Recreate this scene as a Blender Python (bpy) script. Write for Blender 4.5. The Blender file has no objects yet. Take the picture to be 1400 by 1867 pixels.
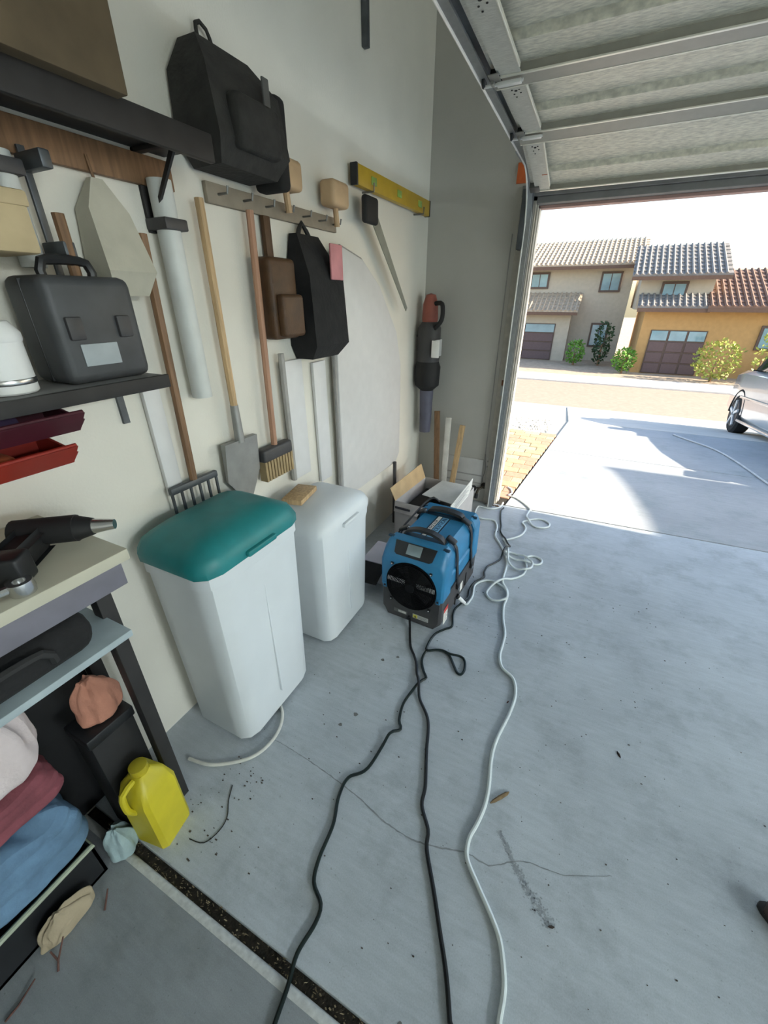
import bpy, bmesh, math, random
from mathutils import Vector, Matrix
random.seed(7)
R = math.radians
S = bpy.context.scene
COL = S.collection
# ------------------------------------------------------------------ camera
cam = bpy.data.cameras.new('camera'); co = bpy.data.objects.new('camera', cam); COL.objects.link(co)
cam.sensor_fit = 'HORIZONTAL'; cam.sensor_width = 36; cam.lens = 36*740/1400; cam.clip_start = .02; cam.clip_end = 400
co.location = (0, 0, 1.613); co.rotation_euler = (R(90-27.7), 0, R(26.5))
S.camera = co
# ------------------------------------------------------------------ world, sun, exposure
SUN_EL = 28.0
W = bpy.data.worlds.new('sky'); S.world = W; W.use_nodes = True
wn = W.node_tree.nodes; wl = W.node_tree.links
sky = wn.new('ShaderNodeTexSky'); sky.sky_type = 'NISHITA'; sky.sun_disc = False
sky.sun_elevation = R(SUN_EL); sky.sun_rotation = R(88); sky.air_density = 1.2; sky.dust_density = 1.5; sky.ozone_density = 1.0
wl.new(sky.outputs[0], wn['Background'].inputs[0]); wn['Background'].inputs[1].default_value = 0.135
sd = bpy.data.lights.new('sun', 'SUN'); so = bpy.data.objects.new('sun', sd); COL.objects.link(so)
sd.energy = 4.2; sd.angle = R(.53); sd.color = (1, .88, .72)
ld = Vector((-math.cos(R(SUN_EL)), -.036*math.cos(R(SUN_EL)), -math.sin(R(SUN_EL))))
so.rotation_euler = ld.to_track_quat('-Z', 'Y').to_euler(); so.location = (8, 4, 8)
V = S.view_settings; V.view_transform = 'Standard'; V.look = 'None'; V.gamma = 1; V.use_curve_mapping = False
V.exposure = 1.80
LAMP = 84
S.cycles.max_bounces = 10; S.cycles.diffuse_bounces = 6

# ------------------------------------------------------------------ helpers
MATS = {}
def mat(name, col, rough=.6, metal=0., var=.12, scale=14., bump=0., bscale=60., col2=None, spec=.5, coat=0., stretch=None):
    if name in MATS: return MATS[name]
    m = bpy.data.materials.new(name); m.use_nodes = True; n = m.node_tree.nodes; l = m.node_tree.links
    b = n['Principled BSDF']; b.inputs['Roughness'].default_value = rough; b.inputs['Metallic'].default_value = metal
    b.inputs['Specular IOR Level'].default_value = spec; b.inputs['Coat Weight'].default_value = coat
    tc = n.new('ShaderNodeTexCoord'); src = tc.outputs['Object']
    if stretch:
        mp = n.new('ShaderNodeMapping'); mp.inputs['Scale'].default_value = stretch; l.new(src, mp.inputs[0]); src = mp.outputs[0]
    nz = n.new('ShaderNodeTexNoise'); nz.inputs['Scale'].default_value = scale; nz.inputs['Detail'].default_value = 6; l.new(src, nz.inputs['Vector'])
    cr = n.new('ShaderNodeValToRGB'); l.new(nz.outputs['Fac'], cr.inputs[0])
    c2 = col2 or tuple(min(1, c*(1+var)) for c in col); c1 = col if col2 else tuple(c*(1-var) for c in col)
    cr.color_ramp.elements[0].position = .32; cr.color_ramp.elements[1].position = .68
    cr.color_ramp.elements[0].color = (*c1, 1); cr.color_ramp.elements[1].color = (*c2, 1)
    l.new(cr.outputs[0], b.inputs['Base Color'])
    if bump:
        n2 = n.new('ShaderNodeTexNoise'); n2.inputs['Scale'].default_value = bscale; n2.inputs['Detail'].default_value = 4; l.new(src, n2.inputs['Vector'])
        bp = n.new('ShaderNodeBump'); bp.inputs['Strength'].default_value = bump; bp.inputs['Distance'].default_value = .01
        l.new(n2.outputs['Fac'], bp.inputs['Height']); l.new(bp.outputs[0], b.inputs['Normal'])
    MATS[name] = m; return m

class MB:
    """collects shapes into one mesh"""
    def __init__(s): s.bm = bmesh.new()
    def box(s, a, b, bev=0., seg=2, mtx=None):
        a, b = Vector(a), Vector(b); c = (a+b)/2; d = b-a
        t = bmesh.new(); bmesh.ops.create_cube(t, size=1.)
        for v in t.verts: v.co = Vector((v.co.x*d.x, v.co.y*d.y, v.co.z*d.z))
        if bev: bmesh.ops.bevel(t, geom=t.edges[:], offset=min(bev, min(abs(x) for x in d)*.45), segments=seg, profile=.5, affect='EDGES')
        for v in t.verts: v.co += c
        return s.add(t, mtx)
    def add(s, t, mtx=None):
        if mtx: bmesh.ops.transform(t, matrix=mtx, verts=t.verts)
        me = bpy.data.meshes.new('t'); t.to_mesh(me); t.free(); s.bm.from_mesh(me); bpy.data.meshes.remove(me); return s
    def cyl(s, a, b, r, r2=None, n=16):
        a, b = Vector(a), Vector(b); d = b-a; t = bmesh.new()
        bmesh.ops.create_cone(t, cap_ends=True, segments=n, radius1=r, radius2=r if r2 is None else r2, depth=d.length)
        return s.add(t, Matrix.Translation((a+b)/2) @ d.to_track_quat('Z', 'Y').to_matrix().to_4x4())
    def sph(s, c, r, n=12, sc=(1, 1, 1)):
        t = bmesh.new(); bmesh.ops.create_uvsphere(t, u_segments=n, v_segments=max(6, n//2+2), radius=r)
        return s.add(t, Matrix.Translation(c) @ Matrix.Diagonal((*sc, 1)))
    def prism(s, poly, d, bev=0., mtx=None):
        """poly: 3D points of one flat face, d: extrusion vector"""
        t = bmesh.new(); d = Vector(d)
        v0 = [t.verts.new(p) for p in poly]; v1 = [t.verts.new(Vector(p)+d) for p in poly]; k = len(poly)
        t.faces.new(v0[::-1]); t.faces.new(v1)
        for i in range(k): t.faces.new((v0[i], v0[(i+1) % k], v1[(i+1) % k], v1[i]))
        bmesh.ops.recalc_face_normals(t, faces=t.faces[:])
        if bev: bmesh.ops.bevel(t, geom=t.edges[:], offset=bev, segments=2, profile=.5, affect='EDGES')
        return s.add(t, mtx)
    def lathe(s, prof, c=(0, 0, 0), n=20, mtx=None):
        t = bmesh.new(); rings = []
        for r, z in prof: rings.append([t.verts.new((r*math.cos(2*math.pi*i/n)+c[0], r*math.sin(2*math.pi*i/n)+c[1], z+c[2])) for i in range(n)])
        for p, q in zip(rings, rings[1:]):
            for i in range(n): t.faces.new((p[i], p[(i+1) % n], q[(i+1) % n], q[i]))
        t.faces.new(rings[0][::-1]); t.faces.new(rings[-1]); bmesh.ops.recalc_face_normals(t, faces=t.faces[:])
        return s.add(t, mtx)
    def tube(s, pts, r, n=8, close=False):
        pts = [Vector(p) for p in pts]; t = bmesh.new(); rings = []; k = len(pts); up = Vector((0, 0, 1)); prev = None
        for i, p in enumerate(pts):
            a = pts[i-1] if i or close else p; b = pts[(i+1) % k] if i < k-1 or close else p
            d = (b-a).normalized()
            u = (prev - d*prev.dot(d)) if prev is not None else (up - d*up.dot(d) if abs(d.z) < .95 else Vector((1, 0, 0))-d*d.x)
            u.normalize(); prev = u; w = d.cross(u); rr = r[i] if isinstance(r, (list, tuple)) else r
            rings.append([t.verts.new(p+(u*math.cos(2*math.pi*j/n)+w*math.sin(2*math.pi*j/n))*rr) for j in range(n)])
        for i in range(k if close else k-1):
            p, q = rings[i], rings[(i+1) % k]
            for j in range(n): t.faces.new((p[j], p[(j+1) % n], q[(j+1) % n], q[j]))
        if not close: t.faces.new(rings[0][::-1]); t.faces.new(rings[-1])
        bmesh.ops.recalc_face_normals(t, faces=t.faces[:])
        return s.add(t)
    def quad(s, *p):
        s.bm.faces.new([s.bm.verts.new(q) for q in p]); return s
    def loft(s, secs, mtx=None):
        """rings of equal count, capped"""
        t = bmesh.new(); rings = [[t.verts.new(p) for p in q] for q in secs]; n = len(secs[0])
        for p, q in zip(rings, rings[1:]):
            for i in range(n): t.faces.new((p[i], p[(i+1) % n], q[(i+1) % n], q[i]))
        t.faces.new(rings[0][::-1]); t.faces.new(rings[-1]); bmesh.ops.recalc_face_normals(t, faces=t.faces[:])
        return s.add(t, mtx)
def obj(name, mb, m, parent=None, smooth=True, kind=None, loc=None):
    me = bpy.data.meshes.new(name); mb.bm.to_mesh(me); mb.bm.free(); me.materials.append(m)
    if smooth:
        for p in me.polygons: p.use_smooth = True
        try: me.set_sharp_from_angle(angle=R(35))
        except Exception: pass
    o = bpy.data.objects.new(name, me); COL.objects.link(o)
    if parent: o.parent = parent
    if kind: o['kind'] = kind
    if loc: o.location = loc
    return o
def thing(name, label, cat, loc=(0, 0, 0), rz=0, group=None):
    o = bpy.data.objects.new(name, None); COL.objects.link(o); o.empty_display_size = .1
    o.location = loc; o.rotation_euler = (0, 0, R(rz)); o['label'] = label; o['category'] = cat
    if group: o['group'] = group
    return o
def tag(o, label, cat, group=None):
    o['label'] = label; o['category'] = cat
    if group: o['group'] = group
    return o
def struct(name, mb, m, smooth=False):
    return obj(name, mb, m, None, smooth, 'structure')
def text(body, size, m, parent, mtx, name='lettering', ext=.0006):
    c = bpy.data.curves.new(name, 'FONT'); c.body = body; c.size = size; c.extrude = ext; c.align_x = 'CENTER'; c.align_y = 'CENTER'
    t = bpy.data.objects.new('t', c); COL.objects.link(t); bpy.context.view_layer.update()
    me = bpy.data.meshes.new_from_object(t.evaluated_get(bpy.context.evaluated_depsgraph_get())); bpy.data.objects.remove(t)
    me.materials.clear(); me.materials.append(m); o = bpy.data.objects.new(name, me); COL.objects.link(o); o.parent = parent; o.matrix_local = mtx; return o
def smoothpath(pts, step=.012):
    """Catmull-Rom through the points, evenly resampled"""
    P = [Vector(p) for p in pts]; out = []
    for i in range(len(P)-1):
        a, b, c, d = P[max(i-1, 0)], P[i], P[i+1], P[min(i+2, len(P)-1)]
        k = max(2, int((c-b).length/step))
        for j in range(k):
            t = j/k
            out.append(.5*((2*b)+(c-a)*t+(2*a-5*b+4*c-d)*t*t+(3*b-a-3*c+d)*t**3))
    out.append(P[-1]); return out
LAID = []
def cord(name, pts, r, m, label, cat, lifts=None):
    """a cable lying on the floor; where it crosses what is already laid it goes over it"""
    q = smoothpath([(x, y, 0) for x, y in pts]); z = [r+.0005]*len(q); own = []
    for i, p in enumerate(q):
        best = 0
        for (x, y, h) in LAID + own[:max(0, len(own)-8)]:
            d = math.hypot(p.x-x, p.y-y)
            if d < r*2.6: best = max(best, h)
        if best: z[i] = best+r+.001
        own.append((p.x, p.y, z[i]+r))
    for it in range(5):
        z = [max(z[i], (z[max(i-1, 0)]+z[min(i+1, len(z)-1)])/2) if it < 3 else (z[max(i-1, 0)]+2*z[i]+z[min(i+1, len(z)-1)])/4 for i in range(len(z))]
    for i, p in enumerate(q): p.z = max(z[i], r+.0004)
    if lifts:
        for (x, y, h, wd) in lifts:
            for p in q:
                d = math.hypot(p.x-x, p.y-y)
                if d < wd: p.z += h*(.5+.5*math.cos(math.pi*d/wd))
    LAID.extend((p.x, p.y, p.z+r) for p in q)
    return tag(obj(name, MB().tube(q, r, 8), m), label, cat)

# ------------------------------------------------------------------ materials
def concrete(name, c1, c2, stain, sc=1.0):
    m = bpy.data.materials.new(name); m.use_nodes = True; n = m.node_tree.nodes; l = m.node_tree.links; b = n['Principled BSDF']
    tc = n.new('ShaderNodeTexCoord')
    def noise(s, det=8, rough=.6, st=None):
        z = n.new('ShaderNodeTexNoise'); z.inputs['Scale'].default_value = s; z.inputs['Detail'].default_value = det; z.inputs['Roughness'].default_value = rough
        if st:
            mp = n.new('ShaderNodeMapping'); mp.inputs['Scale'].default_value = st; mp.inputs['Rotation'].default_value = (0, 0, R(20)); l.new(tc.outputs['Object'], mp.inputs[0]); l.new(mp.outputs[0], z.inputs['Vector'])
        else: l.new(tc.outputs['Object'], z.inputs['Vector'])
        return z
    def ramp(z, p0, p1, a, d):
        r = n.new('ShaderNodeValToRGB'); l.new(z.outputs['Fac'], r.inputs[0]); e = r.color_ramp.elements
        e[0].position = p0; e[1].position = p1; e[0].color = a; e[1].color = d; return r
    def mix(t, f, a, d):
        x = n.new('ShaderNodeMix'); x.data_type = 'RGBA'; x.blend_type = t
        if isinstance(f, float): x.inputs[0].default_value = f
        else: l.new(f, x.inputs[0])
        l.new(a, x.inputs[6]); l.new(d, x.inputs[7]); return x.outputs[2]
    big = ramp(noise(1.6*sc, 5, .65), .3, .72, (*c1, 1), (*c2, 1))
    blot = ramp(noise(4.5*sc, 10, .7), .50, .70, (1, 1, 1, 1), (*stain, 1))
    brush = ramp(noise(9*sc, 6, .6, (1, 7, 1)), .35, .7, (.93, .93, .93, 1), (1.05, 1.05, 1.05, 1))
    speck = ramp(noise(95*sc, 2, .5), .69, .74, (1, 1, 1, 1), (.6, .58, .55, 1))
    grit = ramp(noise(260*sc, 2, .5), .3, .7, (.93, .93, .93, 1), (1.06, 1.06, 1.06, 1))
    o = mix('MULTIPLY', 1., big.outputs[0], blot.outputs[0]); o = mix('MULTIPLY', 1., o, brush.outputs[0]); o = mix('MULTIPLY', .6, o, speck.outputs[0]); o = mix('MULTIPLY', 1., o, grit.outputs[0])
    l.new(o, b.inputs['Base Color']); b.inputs['Roughness'].default_value = .72; b.inputs['Specular IOR Level'].default_value = .35
    z = noise(70*sc, 6, .6); bp = n.new('ShaderNodeBump'); bp.inputs['Strength'].default_value = .12; bp.inputs['Distance'].default_value = .004
    l.new(z.outputs['Fac'], bp.inputs['Height']); l.new(bp.outputs[0], b.inputs['Normal']); MATS[name] = m; return m
CON = concrete('garage_concrete', (.385, .423, .453), (.515, .564, .605), (.76, .76, .75))
CON3 = concrete('dimmed_concrete', (.235, .255, .268), (.31, .335, .352), (.80, .79, .77), 1.2)  # near slab darkened; fading of light towards the viewer is in the colour
CON2 = concrete('driveway_concrete', (.335, .353, .366), (.42, .44, .455), (.80, .85, .83), .8)
EDGE = mat('clean_lit_slab_edge', (.55, .56, .54), .8, var=.15, scale=60, bump=.2)  # cleaner slab edge, with the light it catches put into the colour
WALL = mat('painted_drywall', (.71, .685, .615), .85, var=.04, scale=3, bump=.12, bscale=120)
WALLF = mat('shaded_front_wall', (.44, .43, .395), .85, var=.04, scale=3, bump=.12, bscale=120)  # same drywall paint, darkened: the backlit wall's shade is in the colour
CEIL = mat('ceiling_paint', (.66, .65, .62), .9, var=.03, scale=3)
GALV = mat('galvanised_steel', (.60, .60, .55), .42, .35, var=.16, scale=30, stretch=(1, 9, 1), bump=.06, bscale=30)
DOORIN = mat('door_section_skin', (.70, .67, .565), .45, .12, var=.22, scale=34, stretch=(1, 3.5, 1), bump=.45, bscale=40)
DOORR = mat('shaded_door_rail', (.36, .35, .305), .5, .2, var=.06, scale=20)  # shading of the flange faces put into a darker rail colour
LIP = mat('lit_door_hem', (.82, .80, .71), .35, .35, var=.05)  # paler than the door; light caught by the hems is in the colour
TRACK = mat('track_steel', (.36, .38, .39), .35, .7, var=.08, scale=40)
DSTEEL = mat('dark_bracket_steel', (.10, .11, .12), .45, .6, var=.2)
TRIM = mat('jamb_paint', (.40, .38, .33), .65, var=.12, scale=20, bump=.1)
TRIMW = mat('pale_stop_moulding', (.68, .64, .58), .6, var=.06)
BLACK = mat('black_plastic', (.012, .013, .015), .42, var=.2)
GUARD = mat('guard_wire_black', (.005, .005, .006), .75, var=.2, spec=.15)
BLACKM = mat('matt_black', (.010, .010, .011), .7, var=.2)
RUBBER = mat('black_rubber', (.014, .015, .016), .5, var=.25, scale=30)
BLUE = mat('blue_moulded_plastic', (.022, .185, .37), .40, var=.10, scale=9, bump=.05, bscale=220)
DGREY = mat('charcoal_moulded_plastic', (.052, .050, .052), .5, var=.12, scale=12, bump=.06, bscale=220)
WHITE = mat('white_plastic', (.78, .79, .79), .4, var=.03)
PAPER = mat('white_card', (.78, .77, .72), .7, var=.05, scale=8)
CARD = mat('brown_cardboard', (.50, .36, .20), .85, var=.1, scale=12)
STEEL = mat('bright_steel', (.62, .62, .62), .25, 1, var=.05)
ALU = mat('pale_aluminium', (.80, .80, .79), .4, .3, var=.06)
WOOD = mat('pale_wood', (.50, .34, .18), .6, var=.22, scale=6, stretch=(14, 14, 1))
WOODD = mat('brown_wood', (.20, .11, .055), .6, var=.25, scale=6, stretch=(14, 14, 1))

# ------------------------------------------------------------------ setting: floor, walls, ceiling
X0 = -1.30
def edge_y(x): return 3.335+.045*(x+.5)
m = MB(); m.prism([(X0-.1, .256, 0), (8.1, .256, 0), (8.1, edge_y(8.1), 0), (X0-.1, edge_y(X0-.1), 0)], (0, 0, -.12), .003)
floor = struct('floor', m, CON)
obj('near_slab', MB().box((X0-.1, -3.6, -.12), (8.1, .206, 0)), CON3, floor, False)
pr = [(0, .20, -.12), (0, .20, .0005), (0, .208, .0008), (0, .216, -.0015), (0, .222, -.006), (0, .226, -.014), (0, .226, -.12)]
obj('slab_edge', MB().prism([(X0-.1, y, z) for _, y, z in pr], (9.4, 0, 0)), EDGE, floor)
obj('joint_filler', MB().box((X0-.1, .225, -.12), (8.1, .257, -.022)), mat('joint_dirt', (.022, .018, .012), .95, var=.6, scale=60, bump=.8, bscale=150), floor, False)
m = MB()
for i in range(520):
    x = random.uniform(-1.2, 1.2); y = random.uniform(.226, .254); a = random.uniform(0, 6.28); l = random.uniform(.002, .011); w = random.uniform(.0008, .003); z = -.022+random.uniform(.0, .014)
    dx, dy = math.cos(a)*l, math.sin(a)*l*.6
    m.quad((x, y, z), (x+dx, y+dy, z+.003), (x+dx-dy*.2+w, y+dy+w, z+.004), (x+w, y+w, z+.001))
obj('debris', m, mat('dry_leaf_bits', (.10, .07, .035), .8, col2=(.42, .35, .22), scale=40), floor, False, 'stuff')
def ribbon(name, pts, w, mt, z=.0007, jag=.0):
    q = smoothpath([(x, y, 0) for x, y in pts], .01); m = MB(); k = len(q); L = []; Rr = []
    for i, p in enumerate(q):
        d = (q[min(i+1, k-1)]-q[max(i-1, 0)]).normalized(); n = Vector((-d.y, d.x, 0)); ww = w*(.35+.65*math.sin(math.pi*(i+.5)/k))*random.uniform(.6, 1.3); o = n*random.uniform(-jag, jag)
        L.append(p+n*ww/2+o+Vector((0, 0, z))); Rr.append(p-n*ww/2+o+Vector((0, 0, z)))
    for i in range(k-1): m.bm.faces.new([m.bm.verts.new(c) for c in (L[i], Rr[i], Rr[i+1], L[i+1])])
    return obj(name, m, mt, floor, False)
CRK = mat('crack_grey', (.24, .255, .265), .9, var=.15, scale=30); SMU = mat('scuff_grey', (.31, .335, .355), .9, var=.14, scale=50)
ribbon('crack', [(-.90,.735),(-.816,.735),(-.703,.729),(-.566,.716),(-.436,.696),(-.336,.673),(-.229,.667),(-.138,.686),(-.053,.712),(.020,.711),(.081,.751),(.129,.775),(.211,.787),(.259,.8),(.375,.858)], .0045, CRK, .0006, .0012)
m = MB(); sp = smoothpath([(.03, .82, 0), (.05, .80, 0), (.10, .745, 0), (.15, .70, 0), (.19, .672, 0), (.215, .648, 0)], .004)
for i, p in enumerate(sp):
    for k in range(9):
        a = random.uniform(0, 6.28); w = .016*(.4+i/len(sp)); x = p.x+random.gauss(0, .45)*w; y = p.y+random.gauss(0, .45)*w; r = random.uniform(.0012, .0042)
        m.quad(*[(x+r*math.cos(a+t)*random.uniform(.6, 1.3), y+r*math.sin(a+t)*random.uniform(.6, 1.2), .0004+.00001*k) for t in (0, 1.57, 3.14, 4.71)])
obj('scuff_mark', m, SMU, floor, False, 'stuff')
DARKSPOT = mat('damp_spot', (.16, .16, .155), .9, var=.15)
for x, y, r in ((-.63,.985,.010), (-.665,.915,.008), (-.66,1.31,.009), (-.60,1.36,.008), (-.10,.29,.006)):
    m = MB(); pts = [(x+r*(1+.25*math.sin(3*a+x*90))*math.cos(a), y+r*.9*math.sin(a), .0007) for a in [i*.45 for i in range(14)]]
    m.bm.faces.new([m.bm.verts.new(p) for p in pts]); obj('stain', m, DARKSPOT, floor, False)
# grit and small litter lying about the slab
m = MB()
for i in range(230):
    y = random.uniform(.3, 2.4); x = random.uniform(-.95, .9); r = random.uniform(.0008, .0026)
    m.box((x-r, y-r*.6, .0004), (x+r*random.uniform(.6, 2), y+r*.7, .0004+r*.8))
for i in range(60):
    x = random.uniform(-1.0, -.78); y = random.uniform(.28, .62); r = random.uniform(.001, .003)
    m.box((x-r, y-r*.6, .0004), (x+r*random.uniform(.6, 2), y+r*.7, .0004+r*.8))
obj('grit', m, mat('dark_grit', (.07, .055, .045), .9, var=.5, scale=90), floor, False, 'stuff')
# left wall, front wall with two door openings, right wall, back wall, ceiling
struct('wall_left', MB().box((X0-.12, -3.6, -.05), (X0, 3.32, 3.4)), WALL)
OX, OY = -.54, 3.44
m = MB(); m.box((X0-.12, 3.32, -.05), (-.66, OY, 3.4)); m.box((-.66, 3.32, 2.19), (8.1, OY, 3.4)); m.box((4.40, 3.32, 0), (4.95, OY, 2.19)); m.box((7.4, 3.32, 0), (8.1, OY, 2.19))
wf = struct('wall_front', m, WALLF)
struct('wall_right', MB().box((8, -3.6, -.05), (8.12, 3.32, 3.4)), WALL)
struct('wall_back', MB().box((X0-.12, -3.72, -.05), (8.12, -3.6, 3.4)), WALL)
struct('ceiling', MB().box((X0-.12, -3.72, 3.3), (8.12, 3.44, 3.4)), CEIL)
# stucco skin outside and the roof eave above the doors
STUC = mat('tan_stucco', (.50, .40, .28), .9, var=.06, scale=30, bump=.3, bscale=90)
m = MB(); m.box((-3.5, OY, -.1), (-.66, OY+.04, 3.4)); m.box((-.66, OY, 2.21), (8.1, OY+.04, 3.4)); obj('stucco', m, STUC, wf, False)
# jamb: liner, face boards and pale stop moulding
m = MB(); m.box((-.66, 3.30, 0), (-.60, OY+.01, 2.19), .003); m.box((-.60, 3.316, 0), (-.562, OY, 2.17), .004); jm = struct('trim_1', m, TRIM)
obj('stop_moulding', MB().box((-.562, 3.385, .0), (-.545, OY+.012, 2.15), .002), TRIMW, jm, False)
obj('jamb_bead', MB().box((-.562, 3.335, .0), (-.551, 3.362, 2.15), .003), TRIM, jm, False)
m = MB(); m.box((-.66, 3.30, 2.19), (4.5, OY+.01, 2.25), .003); m.box((-.562, 3.316, 2.152), (4.4, OY, 2.19), .004); hd = struct('trim_2', m, mat('header_trim_paint', (.20, .195, .19), .7, var=.1))
obj('stop_moulding', MB().box((-.562, 3.385, 2.135), (4.4, OY+.012, 2.152), .002), mat('reddish_stop', (.42, .27, .24), .7, var=.1), hd, False)
obj('header_face', MB().box((-.60, 3.303, 2.20), (4.5, 3.317, 2.42), .003), mat('header_paint', (.15, .15, .155), .7, var=.06, scale=12), hd, False)
obj('jamb_bead', MB().box((-.60, 3.296, 2.235), (4.5, 3.306, 2.25), .002), MATS['header_trim_paint'], hd, False)
m = MB()
for i in range(26):
    x = -.64+random.uniform(0, .12); y = 3.285+random.uniform(-.012, .02); m.box((x, y, .0005), (x+random.uniform(.004, .014), y+.004, .003+random.uniform(0, .004)))
obj('debris', m, mat('rust_leaf', (.22, .12, .05), .8, var=.4, scale=60), jm, False, 'stuff')
obj('rust_spot', MB().box((-.632, 3.2975, 1.02), (-.612, 3.3005, 1.06), .001), mat('rust', (.16, .07, .04), .9, var=.3), jm, False)
# low panelling, conduit, boxes and hose bib on the front wall
PANEL = mat('grey_panel', (.46, .455, .44), .8, var=.05)
m = MB(); m.box((-1.05, 3.305, .04), (-.70, 3.32, .395), .004); pn = obj('access_panel', m, PANEL, wf)
for z in (.18, .25): obj('panel_batten', MB().box((-1.05, 3.299, z-.006), (-.70, 3.306, z+.004), .002), mat('batten_grey', (.30, .29, .28), .8), pn)
obj('seam_bead', MB().box((-.696, 3.314, .40), (-.690, 3.3205, 2.0), .002), mat('seam_grey', (.33, .325, .31), .85), wf)  # thin bead, a darker grey than the wall
def wall_plate(label, x, z, h, w, kind):
    t = thing(kind, label, 'outlet' if kind == 'wall_outlet' else 'switch', (x, 3.32, z))
    obj('plate', MB().box((-w/2, -.006, -h/2), (w/2, 0, h/2), .002), PANEL, t)
    if kind == 'wall_outlet':
        for s in (-1, 1): obj('socket', MB().lathe([(.0, .0), (.015, 0), (.014, .003)], n=14, mtx=Matrix.Translation((0, -.006, s*.024)) @ Matrix.Rotation(R(90), 4, 'X')), DGREY, t)
    else:
        obj('toggle', MB().box((-.008, -.014, -.014), (.008, -.004, .014), .002), DGREY, t); obj('toggle', MB().box((-.008, -.012, .02), (.008, -.004, .034), .002), WHITE, t)
wall_plate('grey electrical outlet low on the front wall beside the door track', -.652, .363, .115, .05, 'wall_outlet')
wall_plate('small grey sensor switch halfway up the front wall beside the door track', -.648, 1.215, .075, .04, 'wall_switch')
t = thing('hose_bib', 'dark brass hose bib low on the front wall beside the door track', 'faucet', (-.70, 3.32, .16))
BR = mat('tarnished_brass', (.07, .06, .045), .4, .8, var=.3)
obj('flange', MB().cyl((0.03, 0, .0), (.03, -.012, .0), .028), BR, t)
obj('spout', MB().tube(smoothpath([(.03, -.005, 0), (.02, -.05, .0), (0, -.085, -.012), (-.008, -.10, -.05)], .01), .011), BR, t)
hw = obj('handwheel', MB().lathe([(.012, -.005), (.024, -.005), (.026, 0), (.024, .005), (.012, .005)], n=18, mtx=Matrix.Translation((-.045, -.075, -.01)) @ Matrix.Rotation(R(65), 4, 'X')), BLACK, t)
obj('stem', MB().cyl((.0, -.07, 0), (-.045, -.075, -.01), .006), BR, t)
obj('vacuum_breaker', MB().cyl((-.008, -.10, -.045), (-.01, -.104, -.085), .016), BLACK, t)
t = thing('hanging_wire', 'thin grey wire running down the front wall to the hose bib', 'wire', (-.69, 3.31, .2))
obj('strand', MB().tube(smoothpath([(0, 0, .25), (.004, -.004, .19), (.016, -.006, .14), (.01, -.006, .08), (.0, -.006, .02), (.012, -.004, -.01)], .02), .0028, 6), mat('wire_grey', (.14, .14, .135), .6), t)
t = tag(obj('warning_tag', MB().box((-.705, 3.306, 2.265), (-.640, 3.3185, 2.37), .001), mat('orange_label', (.62, .13, .03), .6, var=.06)), 'orange warning label on the front wall behind the bend of the track', 'label')
# unseen ceiling lights added to fill the interior; each lamp's light sits under its own diffuser
for lx, ly, wh in ((7.2, -1.7, 'farther from'), (7.2, -.6, 'nearer to')):
    t = thing('fill_light', 'long white fill light added out of view on the garage ceiling, the one %s the doors' % wh, 'fill light', (lx, ly, 3.3), 0, 'added fill lights')
    obj('housing', MB().box((-.62, -.09, -.06), (.62, .09, 0), .006), WHITE, t); obj('diffuser', MB().box((-.60, -.08, -.075), (.60, .08, -.06), .004), mat('lamp_diffuser', (.8, .8, .8), .5), t)
    L_ = bpy.data.lights.new('fill_lamp', 'AREA'); L_.shape = 'RECTANGLE'; L_.size = 1.2; L_.size_y = .16; L_.energy = LAMP; L_.color = (.84, .95, 1.0)
    lo = bpy.data.objects.new('fill_lamp', L_); COL.objects.link(lo); lo.location = (lx, ly, 3.22)
# ------------------------------------------------------------------ garage door track
def trackpath(off=0.):
    P = [(3.275, 0.0), (3.275, .5), (3.272, 1.0), (3.268, 1.5), (3.262, 1.93)]
    for a in range(0, 91, 9): P.append((2.952+.31*math.cos(R(a)), 1.99+.325*math.sin(R(a))))
    P += [(2.6, 2.326), (2.24, 2.338), (1.6, 2.358), (.8, 2.385), (-.6, 2.43)]
    return P
def cprofile(h, x0, x1, t):   # open towards +x
    return [(x0, -h), (x1, -h), (x1, -h+.006), (x1-t, -h+.006), (x1-t, -h+t), (x0+t, -h+t), (x0+t, h-t), (x1-t, h-t), (x1-t, h-.006), (x1, h-.006), (x1, h), (x0, h)]
P = trackpath(); secs = []
for i, (y, z) in enumerate(P):
    a = Vector(P[max(i-1, 0)]); b = Vector(P[min(i+1, len(P)-1)]); d = (b-a).normalized(); n = Vector((d.y, -d.x))
    secs.append([(x, y+n.x*h, z+n.y*h) for x, h in cprofile(.027, -.603, -.569, .0035)])
tr = thing('door_track', 'galvanised garage door track rising beside the jamb and bending back overhead', 'door track', (0, 0, 0))
obj('rail', MB().loft(secs), TRACK, tr)
obj('edge_highlight', MB().tube([(s[0][0], s[0][1], s[0][2]) for s in secs], .0048, 8), mat('track_highlight', (.80, .80, .76), .3, .25, var=.05), tr)  # bead added along the rail; its pale colour stands for the edge highlight
obj('flag_bracket', MB().box((-.640, 3.225, 1.90), (-.605, 3.31, 2.22), .002), DSTEEL, tr)
for z in (.35, .95, 1.5): obj('jamb_clip', MB().box((-.625, 3.268, z), (-.603, 3.302, z+.07), .002), TRACK, tr)
obj('hanger_strap', MB().box((-.612, .55, 2.38), (-.604, .585, 3.3), .001), TRACK, tr)
obj('splice_plate', MB().box((-.610, 2.75, 2.285), (-.603, 3.0, 2.35), .002), TRACK, tr)
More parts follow.
